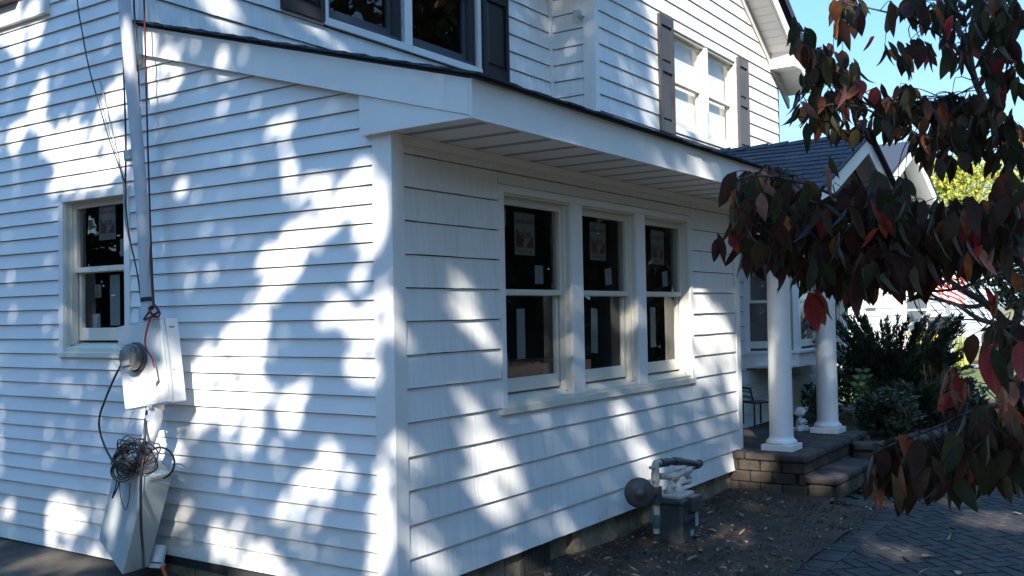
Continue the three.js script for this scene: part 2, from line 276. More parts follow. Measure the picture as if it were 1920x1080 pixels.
// rooms behind the windows
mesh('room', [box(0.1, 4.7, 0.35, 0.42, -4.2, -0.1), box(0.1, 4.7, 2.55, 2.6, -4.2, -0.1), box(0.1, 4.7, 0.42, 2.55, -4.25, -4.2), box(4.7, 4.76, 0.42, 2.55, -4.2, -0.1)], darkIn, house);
{
  const ply = std([0.34, 0.15, 0.09], { roughness: 0.8 }), stud = std([0.13, 0.075, 0.05], { roughness: 0.8 });
  mesh('inner_sill', [box(0.9, 2.35, 1.16, 1.31, -0.8, -0.16)], ply, house);
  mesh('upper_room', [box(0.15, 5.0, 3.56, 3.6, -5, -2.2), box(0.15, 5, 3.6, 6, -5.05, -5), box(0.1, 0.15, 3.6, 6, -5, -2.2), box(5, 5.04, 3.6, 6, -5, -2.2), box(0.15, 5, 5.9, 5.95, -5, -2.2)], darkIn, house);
}

// upper walls
const wallUL = mesh('upper_wall', [lbox(UL, 0, 1.66, 3.3, 6.4, -0.1, 0), lbox(UL, 1.66, 3.72, 3.3, 3.97, -0.1, 0), lbox(UL, 1.66, 3.72, 5.36, 6.4, -0.1, 0), lbox(UL, 3.72, 5.05, 3.3, 6.4, -0.1, 0)], shadowSheathing, house);
const wallRT = mesh('return_wall', [box(5.055, 5.15, 3.3, 6.3, -2.1, -1.6)], shadowSheathing, house);
const gableY = (x) => 6.0 - 0.613 * (x - 9.414);
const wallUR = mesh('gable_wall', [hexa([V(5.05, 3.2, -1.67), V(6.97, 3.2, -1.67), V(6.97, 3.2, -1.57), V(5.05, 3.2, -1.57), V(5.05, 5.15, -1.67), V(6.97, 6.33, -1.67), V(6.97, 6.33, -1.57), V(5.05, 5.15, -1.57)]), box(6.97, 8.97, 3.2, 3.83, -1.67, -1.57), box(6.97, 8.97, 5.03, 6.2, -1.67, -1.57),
  hexa([V(8.97, 3.2, -1.67), V(10.8, 3.2, -1.67), V(10.8, 3.2, -1.57), V(8.97, 3.2, -1.57), V(8.97, 6.27, -1.67), V(10.8, 5.15, -1.67), V(10.8, 5.15, -1.57), V(8.97, 6.27, -1.57)]), box(10.7, 10.8, 3.2, 5.15, -6, -1.67)], shadowSheathing, house);
{
  const ul = [], rt = [], ur = [];
  const y0 = 3.931 - EX * 3;
  for (let k = 0; k < 17; k++) {
    const yb = y0 + k * 0.1755, yt = yb + 0.1693;
    const segs = yb < 5.3 && yt > 3.96 ? [[0.1, 1.64], [3.74, 5.0]] : [[0.1, 5.0]];
    for (const [a, b] of segs) shakeRow(UL, a, b, yb, yt, wallUL, ul, 0.09, 0.17);
    shakeRow(RT, -2.06, -1.69, yb, yt, wallRT, rt, 0.08, 0.15);
  }
  for (let k = 0; k < 16; k++) {
    const yb = 4.101 - 0.1765 * 4 + k * 0.1765, yt = yb + 0.1738, xr = Math.min(10.72, 9.414 + (6.0 - yt) / 0.613);
    if (yb > 6.1) break;
    const segs = yb < 5.06 && yt > 3.79 ? [[5.115, 6.95], [8.99, xr]] : [[5.115, xr]];
    for (const [a, b] of segs) shakeRow(UR, a, b, yb, yt, wallUR, ur, 0.09, 0.17);
    if (segs.length > 1 && yt > 5.07) ur.push(lap(UR, 6.95, 8.99, 5.064, yt, 0.012, 0.004));
    if (segs.length > 1 && yb < 3.77) ur.push(lap(UR, 6.95, 8.99, yb, 3.777, 0.0195, 0.014));
  }
  mesh('shake_courses', ul, shakeMats[0], wallUL, 'stuff'); mesh('shake_courses', rt, shakeMats[1], wallRT, 'stuff'); mesh('shake_courses', ur, shakeMats[0], wallUR, 'stuff');
}
// gable roof upstairs on the right: raking soffit, fascia, eave return
{
  const sl = [], rk = [];
  const u = (x) => gableY(x);
  sl.push(hexa([V(7.93, u(7.93), -1.57), V(11.15, u(11.15), -1.57), V(11.15, u(11.15), -1.2), V(7.93, u(7.93), -1.2), V(7.93, u(7.93) + 0.02, -1.57), V(11.15, u(11.15) + 0.02, -1.57), V(11.15, u(11.15) + 0.02, -1.2), V(7.93, u(7.93) + 0.02, -1.2)]));
  const so = mesh('gable_soffit', sl, soffitWhite, house);
  for (let k = 0; k < 22; k++) { const a = 7.95 + k * 0.125, b = a + 0.115; if (b > 10.42) break; mesh('soffit_panel', hexa([V(a, u(a) - 0.012, -1.54), V(b, u(b) - 0.012, -1.54), V(b, u(b) - 0.012, -1.22), V(a, u(a) - 0.012, -1.22), V(a, u(a) - 0.001, -1.54), V(b, u(b) - 0.001, -1.54), V(b, u(b) - 0.001, -1.22), V(a, u(a) - 0.001, -1.22)]), soffitWhite, so); }
  const fas = (za, zb, d0, d1) => hexa([V(7.93, u(7.93) + d0, za), V(11.2, u(11.2) + d0, za), V(11.2, u(11.2) + d0, zb), V(7.93, u(7.93) + d0, zb), V(7.93, u(7.93) + d1, za), V(11.2, u(11.2) + d1, za), V(11.2, u(11.2) + d1, zb), V(7.93, u(7.93) + d1, zb)]);
  mesh('raking_board', [fas(-1.2, -1.175, -0.03, 0.17)], trim, house);
  mesh('frieze_board', [fas(-1.57, -1.535, -0.16, -0.014)], std([0.6, 0.58, 0.56], { roughness: 0.6 }), house);
  mesh('eave_return', [box(10.36, 11.2, 5.2, 5.235, -1.55, -1.18), box(10.36, 11.2, 5.235, 5.43, -1.2, -1.18), box(10.36, 10.4, 5.235, 5.43, -1.55, -1.2), box(11.17, 11.2, 5.2, 5.42, -6, -1.2)], trim, house);
  const main = [hexa([V(7.9, 7.15, -7), V(11.3, 5.1, -7), V(11.3, 5.1, -1.15), V(7.9, 7.15, -1.15), V(7.9, 7.3, -7), V(11.3, 5.25, -7), V(11.3, 5.25, -1.15), V(7.9, 7.3, -1.15)]), hexa([V(4.6, 5.17, -7), V(7.9, 7.15, -7), V(7.9, 7.15, -1.15), V(4.6, 5.17, -1.15), V(4.6, 5.3, -7), V(7.9, 7.3, -7), V(7.9, 7.3, -1.15), V(4.6, 5.3, -1.15)])].map((g) => g.translate(0, 0.12, 0));
  main.push(hexa([V(-0.4, 6.35, -1.6), V(5.2, 6.35, -1.6), V(5.2, 8.4, -5.5), V(-0.4, 8.4, -5.5), V(-0.4, 6.5, -1.6), V(5.2, 6.5, -1.6), V(5.2, 8.55, -5.5), V(-0.4, 8.55, -5.5)]));
  main.push(box(-0.4, 5.05, 6.3, 6.35, -7, -1.62));
  mesh('main_roof', main, shingleMats[0], house);
  mesh('vent_hood', [box(4.93, 5.05, 4.78, 4.82, -1.76, -1.69), hexa([V(4.96, 4.73, -1.74), V(5.05, 4.73, -1.74), V(5.05, 4.73, -1.66), V(4.96, 4.73, -1.66), V(4.93, 4.78, -1.76), V(5.05, 4.78, -1.76), V(5.05, 4.78, -1.66), V(4.93, 4.78, -1.66)])], trim, house);
}

// shutters: a frame with raised panels
function shutter(f, u0, u1, y0, y1, rails, m = blackShutter) {
  const s = mesh('shutter', lbox(f, u0, u1, y0, y1, 0.018, 0.03), m, house), st = 0.05;
  const bars = [lbox(f, u0, u0 + st, y0, y1, 0.03, 0.052), lbox(f, u1 - st, u1, y0, y1, 0.03, 0.052)];
  rails.forEach(([a, b]) => bars.push(lbox(f, u0 + st, u1 - st, a, b, 0.03, 0.05)));
  mesh('frame', bars, m, s);
  for (let k = 0; k + 1 < rails.length; k++) { const a = rails[k][1] + 0.025, b = rails[k + 1][0] - 0.025, c = u0 + st + 0.025, d = u1 - st - 0.025, P = f.P, e = 0.02; mesh('panel', hexa([P(c, a, 0.03), P(d, a, 0.03), P(d, b, 0.03), P(c, b, 0.03), P(c + e, a + e, 0.044), P(d - e, a + e, 0.044), P(d - e, b - e, 0.044), P(c + e, b - e, 0.044)]), m, s); }
  return s;
}
const warmBlack = std([0.03, 0.024, 0.022], { roughness: 0.4 });
shutter(UL, 1.19, 1.625, 3.945, 5.35, [[3.945, 4.03], [4.68, 4.75], [5.27, 5.35]], warmBlack);
shutter(UL, 3.75, 4.18, 3.925, 5.35, [[3.925, 4.03], [4.68, 4.76], [5.27, 5.35]]);
shutter(UR, 6.535, 6.92, 3.74, 5.11, [[3.74, 3.86], [4.45, 4.55], [5.0, 5.11]], std([0.034, 0.029, 0.029], { roughness: 0.4 }));
shutter(UR, 9.02, 9.4, 3.78, 5.11, [[3.78, 3.88], [4.45, 4.55], [5.0, 5.11]], std([0.06, 0.052, 0.05], { roughness: 0.4 }));

// windows: casing, jamb, two sashes, panes, sill
function stickerTex() {
  const c = document.createElement('canvas'); c.width = 160; c.height = 240; const g = c.getContext('2d');
  g.fillStyle = '#cfd0c4'; g.fillRect(0, 0, 160, 240);
  g.fillStyle = '#1d2533'; g.font = 'bold 34px sans-serif'; g.textAlign = 'center'; g.fillText('Andersen', 80, 60, 146);
  g.fillStyle = '#a02024'; g.fillRect(12, 88, 136, 108);
  g.fillStyle = '#d6d6cd'; g.beginPath(); g.moveTo(148, 88); g.lineTo(148, 118); g.lineTo(84, 196); g.lineTo(70, 196); g.lineTo(76, 150); g.lineTo(50, 132); g.lineTo(12, 88); g.closePath(); g.fill();
  g.fillStyle = '#1d2533'; g.font = 'bold 52px sans-serif'; g.fillText('AW', 88, 142, 92);
  g.font = '12px sans-serif'; g.fillStyle = '#3a3a3a'; g.fillText('WINDOWS · DOORS', 80, 222, 130);
  const t = new THREE.CanvasTexture(c); t.colorSpace = THREE.SRGBColorSpace; return t;
}
function listTex() { const c = document.createElement('canvas'); c.width = 80; c.height = 128; const g = c.getContext('2d'), q = rngOf(3); g.fillStyle = '#c9c9b4'; g.fillRect(0, 0, 80, 128); g.fillStyle = '#333'; for (let y = 14; y < 118; y += 9) g.fillRect(8 + q() * 8, y, 20 + q() * 42, 3 + q() * 3); const t = new THREE.CanvasTexture(c); t.colorSpace = THREE.SRGBColorSpace; return t; }
const logoMat = std([0.15, 0.145, 0.145], { map: stickerTex(), roughness: 0.6 }), listMat = std([0.16, 0.16, 0.145], { map: listTex(), roughness: 0.6 }), labelMat = std([0.13, 0.155, 0.15], { roughness: 0.6 });
const mirrorLogo = logoMat;
function sticker(name, f, u0, u1, y0, y1, o, m, tilt, parent, flip) {
  const P = f.P, k = tilt || 0, q = [P(u0, y0, o), P(u1, y0 + k, o), P(u1 - k, y1 + k, o), P(u0 - k, y1, o)], g = new THREE.BufferGeometry(), pos = [], uv = [];
  const UVS = flip ? [[1, 0], [0, 0], [0, 1], [1, 1]] : [[0, 0], [1, 0], [1, 1], [0, 1]];
  for (const i of [0, 1, 2, 0, 2, 3]) { pos.push(q[i].x, q[i].y, q[i].z); uv.push(...UVS[i]); }
  g.setAttribute('position', new THREE.Float32BufferAttribute(pos, 3)); g.setAttribute('uv', new THREE.Float32BufferAttribute(uv, 2)); g.computeVertexNormals();
  return mesh(name, g, m, parent);
}
// one double-hung unit in an opening u0..u1, y0..y1
function hung(win, f, u0, u1, y0, y1, meet, o = {}) {
  const m = o.mat ?? sashMat, d0 = -0.05, d1 = -0.085, st = o.stile ?? 0.04, dep = -0.125;
  mesh('jamb', [lbox(f, u0 - 0.012, u0 + 0.004, y0, y1, dep, 0.004), lbox(f, u1 - 0.004, u1 + 0.012, y0, y1, dep, 0.004), lbox(f, u0, u1, y1 - 0.02, y1 + 0.012, dep, 0.004), lbox(f, u0 + 0.004, u0 + 0.02, y0, y1, -0.075, -0.03), lbox(f, u1 - 0.02, u1 - 0.004, y0, y1, -0.075, -0.03)], m, win);
  const sash = (a, b, dd, top, bot) => {
    const s = mesh('sash', [lbox(f, u0 + 0.006, u0 + 0.006 + st, a, b, dd - 0.028, dd), lbox(f, u1 - 0.006 - st, u1 - 0.006, a, b, dd - 0.028, dd), lbox(f, u0 + 0.006 + st, u1 - 0.006 - st, b - top, b, dd - 0.028, dd), lbox(f, u0 + 0.006 + st, u1 - 0.006 - st, a, a + bot, dd - 0.028, dd)], m, win);
    const P = f.P, pu0 = u0 + 0.006 + st, pu1 = u1 - 0.006 - st, q = [P(pu0, a + bot, dd - 0.013), P(pu1, a + bot, dd - 0.013), P(pu1, b - top, dd - 0.013), P(pu0, b - top, dd - 0.013)];
    const g = new THREE.BufferGeometry(), pos = []; for (const i of [0, 1, 2, 0, 2, 3]) pos.push(q[i].x, q[i].y, q[i].z); g.setAttribute('position', new THREE.Float32BufferAttribute(pos, 3)); g.computeVertexNormals();
    return mesh('pane', g, glass, win);
  };
  return [sash(meet, y1 - 0.02, d0, 0.045, 0.035), sash(y0 + 0.03, meet + 0.03, d1, 0.035, 0.085)];
}
function casing(win, f, u0, u1, y0, y1, w, m = trim) {
  mesh('casing', [lbox(f, u0, u0 + w, y0, y1, -0.03, 0.024), lbox(f, u1 - w, u1, y0, y1, -0.03, 0.024), lbox(f, u0 + w, u1 - w, y1 - w, y1, -0.03, 0.024)], m, win);
}
// triple window in the front wall
{
  const w = mesh('triple_window', [lbox(FR, 1.803, 1.953, 1.1, 2.39, -0.12, 0.018), lbox(FR, 2.765, 2.912, 1.1, 2.39, -0.12, 0.018)], trim, house);
  casing(w, FR, 0.957, 3.778, 1.05, 2.43, 0.046);
  mesh('sill', [FR].map((f) => hexa([f.P(1.003, 1.085, -0.13), f.P(3.732, 1.085, -0.13), f.P(3.732, 1.085, 0.012), f.P(1.003, 1.085, 0.012), f.P(1.003, 1.152, -0.13), f.P(3.732, 1.152, -0.13), f.P(3.732, 1.112, 0.012), f.P(1.003, 1.112, 0.012)])).concat([lbox(FR, 0.95, 3.785, 1.046, 1.086, 0.0, 0.032)]), sashMat, w);
  [[1.003, 1.803], [1.953, 2.765], [2.912, 3.732]].forEach(([a, b], i) => {
    hung(w, FR, a, b, 1.13, 2.39, 1.766);
    const x = a + [0.24, 0.25, 0.27][i];
    sticker('window_sticker', FR, x, x + 0.235, 2.02, 2.29, -0.066, logoMat, 0, w);
    sticker('window_label', FR, a + 0.075, a + 0.15, 2.19, 2.3, -0.066, listMat, 0, w);
    sticker('window_label', FR, a + 0.47, a + 0.57, 1.84, 1.96, -0.066, labelMat, i ? 0.012 : 0, w);
    sticker('window_label', FR, a + 0.3, a + 0.395, 1.36, 1.68, -0.101, labelMat, i === 1 ? -0.008 : 0, w);
    sticker('window_label', FR, a + 0.1, a + 0.21, i ? 1.26 : 1.27, 1.38, -0.101, labelMat, i ? 0 : 0.02, w);
  });
}
// single window in the side wall
{
  const w = mesh('side_window', lbox(LF, -2.99, -2.2, 1.425, 1.445, 0, 0.02), trim, house);
  casing(w, LF, -2.99, -2.2, 1.44, 2.52, 0.052);
  mesh('sill', [hexa([LF.P(-2.938, 1.445, -0.13), LF.P(-2.252, 1.445, -0.13), LF.P(-2.252, 1.445, 0.012), LF.P(-2.938, 1.445, 0.012), LF.P(-2.938, 1.51, -0.13), LF.P(-2.252, 1.51, -0.13), LF.P(-2.252, 1.47, 0.012), LF.P(-2.938, 1.47, 0.012)]), lbox(LF, -2.995, -2.195, 1.41, 1.44, 0.0, 0.034)], sashMat, w);
  hung(w, LF, -2.938, -2.252, 1.49, 2.49, 1.985);
  sticker('window_sticker', LF, -2.655, -2.47, 2.195, 2.43, -0.066, logoMat, 0, w);
  sticker('window_label', LF, -2.78, -2.705, 2.25, 2.35, -0.066, listMat, 0, w);
  sticker('window_label', LF, -2.42, -2.335, 2.075, 2.19, -0.066, labelMat, 0.004, w);
  sticker('window_label', LF, -2.76, -2.69, 1.81, 1.9, -0.101, listMat, 0, w);
  sticker('window_label', LF, -2.59, -2.48, 1.62, 1.96, -0.101, labelMat, 0, w);
  sticker('window_label', LF, -2.79, -2.7, 1.605, 1.7, -0.101, labelMat, 0.003, w);
}
// upstairs windows
const screenMat = std([0.06, 0.062, 0.075], { roughness: 0.6 });
{
  const w = mesh('upper_window', [lbox(UL, 2.605, 2.705, 3.99, 5.3, -0.1, 0.03)], trim, house);
  casing(w, UL, 1.633, 3.744, 3.93, 5.39, 0.055);
  mesh('sill', [lbox(UL, 1.633, 3.744, 3.93, 3.985, -0.1, 0.035), lbox(UL, 1.69, 3.69, 3.985, 4.0, -0.1, 0.012)], trim, w);
  for (const [a, b] of [[1.69, 2.605], [2.705, 3.69]]) { mesh('screen_frame', [lbox(UL, a, a + 0.03, 4.0, 5.3, -0.03, -0.012), lbox(UL, b - 0.035, b, 4.0, 5.3, -0.03, -0.012), lbox(UL, a + 0.03, b - 0.035, 4.0, 4.035, -0.03, -0.012)], screenMat, w); hung(w, UL, a + 0.03, b - 0.03, 4.0, 5.33, 4.66, { mat: screenMat, stile: 0.06 }); }
  const u = mesh('upper_window', [lbox(UR, 7.925, 7.99, 3.85, 5.0, -0.1, 0.03)], trim, house);
  casing(u, UR, 6.93, 9.0, 3.78, 5.06, 0.036);
  mesh('sill', [lbox(UR, 6.93, 9.0, 3.78, 3.84, -0.1, 0.035), lbox(UR, 6.99, 8.94, 3.84, 3.86, -0.1, 0.012)], trim, u);
  for (const [a, b] of [[6.967, 7.925], [7.99, 8.963]]) { hung(u, UR, a, b, 3.84, 5.01, 4.42, { stile: 0.022 }); }
  mesh('window_blind', [lbox(UR, 6.95, 8.98, 3.8, 5.06, -0.16, -0.15)], std([0.6, 0.61, 0.61], { roughness: 0.9 }), u);
}
// moves a thing's origin to its base without moving what it shows
function base(g, x, y, z) { const p = V(x, y, z); g.position.copy(p); for (const c of g.children) c.position.sub(p); return g; }
function rbox(w, h, d, x, y, z, r = 0.012, seg = 2) { const g = new RoundedBoxGeometry(w, h, d, seg, r); g.translate(x, y, z); const p = g.attributes.position, n = g.attributes.normal, uv = g.attributes.uv; for (let i = 0; i < p.count; i++) { const ax = Math.abs(n.getX(i)), ay = Math.abs(n.getY(i)), az = Math.abs(n.getZ(i)); if (ax > ay && ax > az) uv.setXY(i, p.getZ(i), p.getY(i)); else if (ay > az) uv.setXY(i, p.getX(i), p.getZ(i)); else uv.setXY(i, p.getX(i), p.getY(i)); } return g; }
function rot(g, ry, x, z) { g.translate(-x, 0, -z); g.rotateY(ry); g.translate(x, 0, z); return g; }

// ------------------------------------------------------------------ wall behind the porch and its bay window (parts of the house)
{
  const w = mesh('porch_wall', [box(4.84, 11.3, 0.2, 2.7, -1.1, -1.0), box(11.2, 11.3, 0.2, 2.7, -5, -1.1)], shadowSheathing, house), rows = [];
  for (let k = 0; k < 14; k++) shakeRow(RC, 4.84, 7.62, 0.2 + k * EX, 0.2 + k * EX + EX - 0.006, w, rows);
  for (let k = 0; k < 4; k++) shakeRow(RC, 7.62, 11.3, 0.2 + k * EX, 0.2 + k * EX + EX - 0.006, w, rows);
  mesh('shake_courses', rows, shakeMats[1], w, 'stuff');
  mesh('wing_roof', [box(7.0, 9.6, 2.7, 2.8, -5, -0.7), hexa([V(7.2, 2.8, -5), V(9.6, 2.8, -5), V(9.6, 2.8, -0.7), V(7.2, 2.8, -0.7), V(7.2, 2.85, -5), V(8.2, 3.2, -5), V(8.2, 3.2, -0.7), V(7.2, 2.85, -0.7)])], shingleMats[0], house);
  const q = Math.SQRT1_2, AF = { P: (u, y, o) => V(7.62 + q * u - q * o, y, -1.0 + q * u + q * o) }, BF = { P: (u, y, o) => V(8.12 + u, y, -0.5 + o) };
  const b = mesh('bay_window', [lbox(AF, 0, 0.707, 0.93, 1.1, -0.05, 0), lbox(BF, 0, 2.2, 0.93, 1.1, -0.05, 0), lbox(AF, 0, 0.707, 2.3, 2.7, -0.05, 0), lbox(BF, 0, 2.2, 2.3, 2.7, -0.05, 0), box(7.7, 10.3, 0.93, 0.96, -1.0, -0.52)], trim, house);
  mesh('sill', [lbox(AF, -0.01, 0.71, 1.1, 1.135, -0.05, 0.03), lbox(BF, -0.01, 2.21, 1.1, 1.135, -0.05, 0.03)], trim, b);
  mesh('casing', [lbox(AF, 0, 0.07, 1.135, 2.3, -0.05, 0.01), lbox(AF, 0.637, 0.707, 1.135, 2.3, -0.05, 0.01), lbox(BF, 0, 0.075, 1.135, 2.3, -0.05, 0.01), lbox(BF, 0.98, 1.08, 1.135, 2.3, -0.05, 0.01), lbox(BF, 2.1, 2.2, 1.135, 2.3, -0.05, 0.01)], trim, b);
  hung(b, AF, 0.07, 0.637, 1.135, 2.3, 1.72); hung(b, BF, 0.075, 0.98, 1.135, 2.3, 1.72); hung(b, BF, 1.08, 2.1, 1.135, 2.3, 1.72);
  mesh('bay_room', [box(7.8, 10.25, 1.0, 2.3, -1.0, -0.98), box(10.2, 10.25, 1.0, 2.3, -0.98, -0.6)], darkIn, b);
}

// ------------------------------------------------------------------ the porch
{
  const g = thing('front_porch', 'open porch with two white round columns under a blue grey gabled roof', 'porch');
  const pf = mesh('platform', [box(4.66, 6.55, 0.0, 0.33, -1.0, 0.62)], capMats[2], g);
  mesh('porch_floor', box(4.9, 6.35, 0.33, 0.366, -1.0, 0.4), capMats[0], pf);
  for (let k = 0; k < 7; k++) { const x = 4.6 + k * 0.288; mesh('cap_stone', rbox(0.284, 0.07, 0.28, x + 0.142, 0.336, 0.54 + rr(-0.004, 0.004), 0.026, 3), capMats[k % 3], pf); }
  for (let k = 0; k < 5; k++) { const z = 0.4 - k * 0.288; mesh('cap_stone', rbox(0.28, 0.07, 0.284, 4.74, 0.3355, z - 0.142, 0.026, 3), capMats[(k + 1) % 3], pf); }
  for (let r = 0; r < 3; r++) {
    for (let k = 0; k < 9; k++) { const w = 0.24, x = 4.62 + k * w - (r % 2) * 0.12; if (x + w < 4.66) continue; mesh('block', rbox(w - 0.008, 0.096, 0.06, Math.max(x, 4.62) + w / 2, 0.005 + r * 0.1 + 0.05, 0.63 + rr(-0.006, 0.006), 0.012), blockMats[Math.floor(rnd() * 4)], pf); }
    for (let k = 0; k < 6; k++) { const w = 0.2; mesh('block', rbox(0.06, 0.096, w - 0.008, 4.65 + rr(-0.006, 0.006), 0.005 + r * 0.1 + 0.05, 0.55 - k * w - (r % 2) * 0.09, 0.012), blockMats[Math.floor(rnd() * 4)], pf); }
  }
  const st = mesh('step', box(4.66, 6.2, 0.0, 0.13, 0.66, 0.9), capMats[2], g);
  for (let k = 0; k < 6; k++) { const x = 4.61 + k * 0.268; mesh('cap_stone', rbox(0.264, 0.064, 0.3, x + 0.132, 0.16, 0.79 + rr(-0.004, 0.004), 0.025, 3), capMats[(k + 2) % 3], st); }
  for (let k = 0; k < 7; k++) mesh('block', rbox(0.212, 0.12, 0.06, 4.64 + k * 0.22 + 0.106, 0.062, 0.9 + rr(-0.006, 0.004), 0.012), blockMats[Math.floor(rnd() * 4)], st);
  mesh('block', rbox(0.06, 0.12, 0.2, 4.65, 0.062, 0.78, 0.012), blockMats[2], st);
  for (const [x, z] of [[4.93, 0.35], [6.36, 0.35]]) {
    const prof = [[0.0, 0.055], [0.134, 0.055], [0.139, 0.07], [0.134, 0.088], [0.12, 0.098], [0.11, 0.11], [0.106, 0.13], [0.104, 0.7], [0.098, 1.4], [0.09, 1.97], [0.1, 1.985], [0.1, 2.0], [0.12, 2.03], [0.0, 2.03]].map(([r, y]) => new THREE.Vector2(r, y));
    const lt = new THREE.LatheGeometry(prof, 40); lt.translate(x, 0.367, z);
    const c = mesh('column', lt, trim, g);
    mesh('plinth', rbox(0.29, 0.056, 0.29, x, 0.395, z, 0.006), trim, c); mesh('capital', rbox(0.27, 0.05, 0.27, x, 2.42, z, 0.006), trim, c);
  }
  mesh('beam', [box(4.7, 6.75, 2.445, 2.64, 0.22, 0.48), box(4.7, 4.95, 2.445, 2.64, -1.0, 0.22)], trim, g);
  mesh('porch_ceiling', box(4.86, 6.7, 2.64, 2.66, -1.0, 0.7), soffitWhite, g);
  const ry = (x) => 3.275 - Math.abs(x - 5.72) * 0.42;
  const slab = (x0, x1, za, zb, t0, t1) => hexa([V(x0, ry(x0) + t0, za), V(x1, ry(x1) + t0, za), V(x1, ry(x1) + t0, zb), V(x0, ry(x0) + t0, zb), V(x0, ry(x0) + t1, za), V(x1, ry(x1) + t1, za), V(x1, ry(x1) + t1, zb), V(x0, ry(x0) + t1, zb)]);
  const roof = mesh('roof', [slab(4.2, 5.72, -1.8, 1.0, -0.03, 0), slab(5.72, 7.24, -1.8, 1.0, -0.03, 0)], shingleMats[0], g);
  for (let c = 0; c < 12; c++) for (let k = 0; k < 10; k++) {
    const e = 0.132, x0 = 4.18 + c * e, x1 = Math.min(5.73, x0 + e + 0.04), w = 0.3, z1 = 1.02 - k * w + (c % 2) * 0.13 - (c % 3) * 0.05, z0 = z1 - w + 0.005; if (z0 < -1.75) continue;
    const zz = Math.min(z1, 1.025);
    const q = [V(x0, ry(x0) + 0.002, z0), V(x1, ry(x1) + 0.001, z0), V(x1, ry(x1) + 0.001, zz), V(x0, ry(x0) + 0.002, zz), V(x0, ry(x0) + 0.016 + rr(0, 0.004), z0), V(x1, ry(x1) + 0.005, z0), V(x1, ry(x1) + 0.005, zz), V(x0, ry(x0) + 0.016 + rr(0, 0.004), zz)];
    mesh('shingle', hexa(q), shingleMats[Math.floor(rnd() * 3)], roof);
  }
  for (let k = 0; k < 14; k++) { const z1 = 1.03 - k * 0.2; mesh('ridge_shingle', hexa([V(5.6, ry(5.6) + 0.01, z1 - 0.26), V(5.72, 3.285, z1 - 0.26), V(5.72, 3.303, z1), V(5.6, ry(5.6) + 0.02, z1), V(5.6, ry(5.6) + 0.014, z1 - 0.26), V(5.72, 3.29, z1 - 0.26), V(5.72, 3.31, z1), V(5.6, ry(5.6) + 0.03, z1)]), shingleMats[k % 3], roof); }
  mesh('roof_edge', [slab(4.2, 5.72, 0.995, 1.03, 0.001, 0.018), slab(5.72, 7.24, 0.995, 1.035, -0.01, 0.02)], shingleMats[0], roof);
  mesh('raking_board', [slab(4.22, 5.72, 0.97, 0.992, -0.17, -0.032), slab(5.72, 7.22, 0.97, 0.992, -0.17, -0.032)], trim, g);
  mesh('gable_soffit', [slab(4.25, 5.72, 0.74, 0.97, -0.06, -0.035), slab(5.72, 7.2, 0.74, 0.97, -0.06, -0.035)], trim, g);
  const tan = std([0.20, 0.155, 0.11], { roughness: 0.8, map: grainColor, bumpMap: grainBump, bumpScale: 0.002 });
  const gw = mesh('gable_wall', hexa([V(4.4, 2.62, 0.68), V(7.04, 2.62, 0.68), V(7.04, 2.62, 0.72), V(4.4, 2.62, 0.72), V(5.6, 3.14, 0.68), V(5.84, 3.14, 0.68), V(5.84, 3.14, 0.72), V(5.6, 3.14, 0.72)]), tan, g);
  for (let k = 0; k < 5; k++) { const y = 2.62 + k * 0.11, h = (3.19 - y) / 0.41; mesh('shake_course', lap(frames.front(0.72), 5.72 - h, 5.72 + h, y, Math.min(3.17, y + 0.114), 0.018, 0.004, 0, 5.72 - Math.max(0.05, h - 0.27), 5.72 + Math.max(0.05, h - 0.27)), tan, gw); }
  base(g, 5.6, 0.0, 0.0);
}
// planter wall
{
  const g = thing('planter_wall', 'low planter wall of grey blocks with rounded caps beside the porch steps', 'wall');
  const pts = [[6.0, 0.68], [6.16, 0.96], [7.0, 1.12], [8.0, 1.3], [9.2, 1.52], [10.6, 1.8]];
  const curve = new THREE.CatmullRomCurve3(pts.map(([x, z]) => V(x, 0, z))), L = curve.getLength(), core = [];
  const n = Math.floor(L / 0.3);
  for (let k = 0; k < n; k++) {
    const a = curve.getPointAt((k + 0.5) / n), t = curve.getTangentAt((k + 0.5) / n), ang = -Math.atan2(t.z, t.x), w = L / n;
    mesh('cap_stone', rot(rbox(w - 0.006, 0.075, 0.24, a.x, 0.29 + rr(-0.003, 0.003), a.z, 0.03, 3), ang, a.x, a.z), capMats[k % 3], g);
    for (let r = 0; r < 2; r++) { const off = r ? 0 : w / 2, b = curve.getPointAt(Math.min(1, (k * w + off + w / 2) / L)), tb = curve.getTangentAt(Math.min(1, (k * w + off + w / 2) / L)), an = -Math.atan2(tb.z, tb.x); mesh('block', rot(rbox(w - 0.008, 0.12, 0.17, b.x, 0.065 + r * 0.125, b.z - 0.01 + rr(-0.006, 0.006), 0.012), an, b.x, b.z), blockMats[Math.floor(rnd() * 4)], g); }
  }
  base(g, 7.5, 0, 1.2);
  const soil = new THREE.Shape([[6.0, -0.7], [6.2, -0.95], [7.0, -1.1], [8.0, -1.28], [9.2, -1.5], [10.6, -1.78], [12.5, -1.2], [13, 0.5], [9.3, 0.98], [6.6, 0.98]].map(([x, z]) => new THREE.Vector2(x, z)));
  const sg = new THREE.ShapeGeometry(soil); sg.rotateX(-Math.PI / 2); sg.translate(0, 0.22, 0); mesh('planting_bed', sg, GX.dirt, scene, 'structure');
}
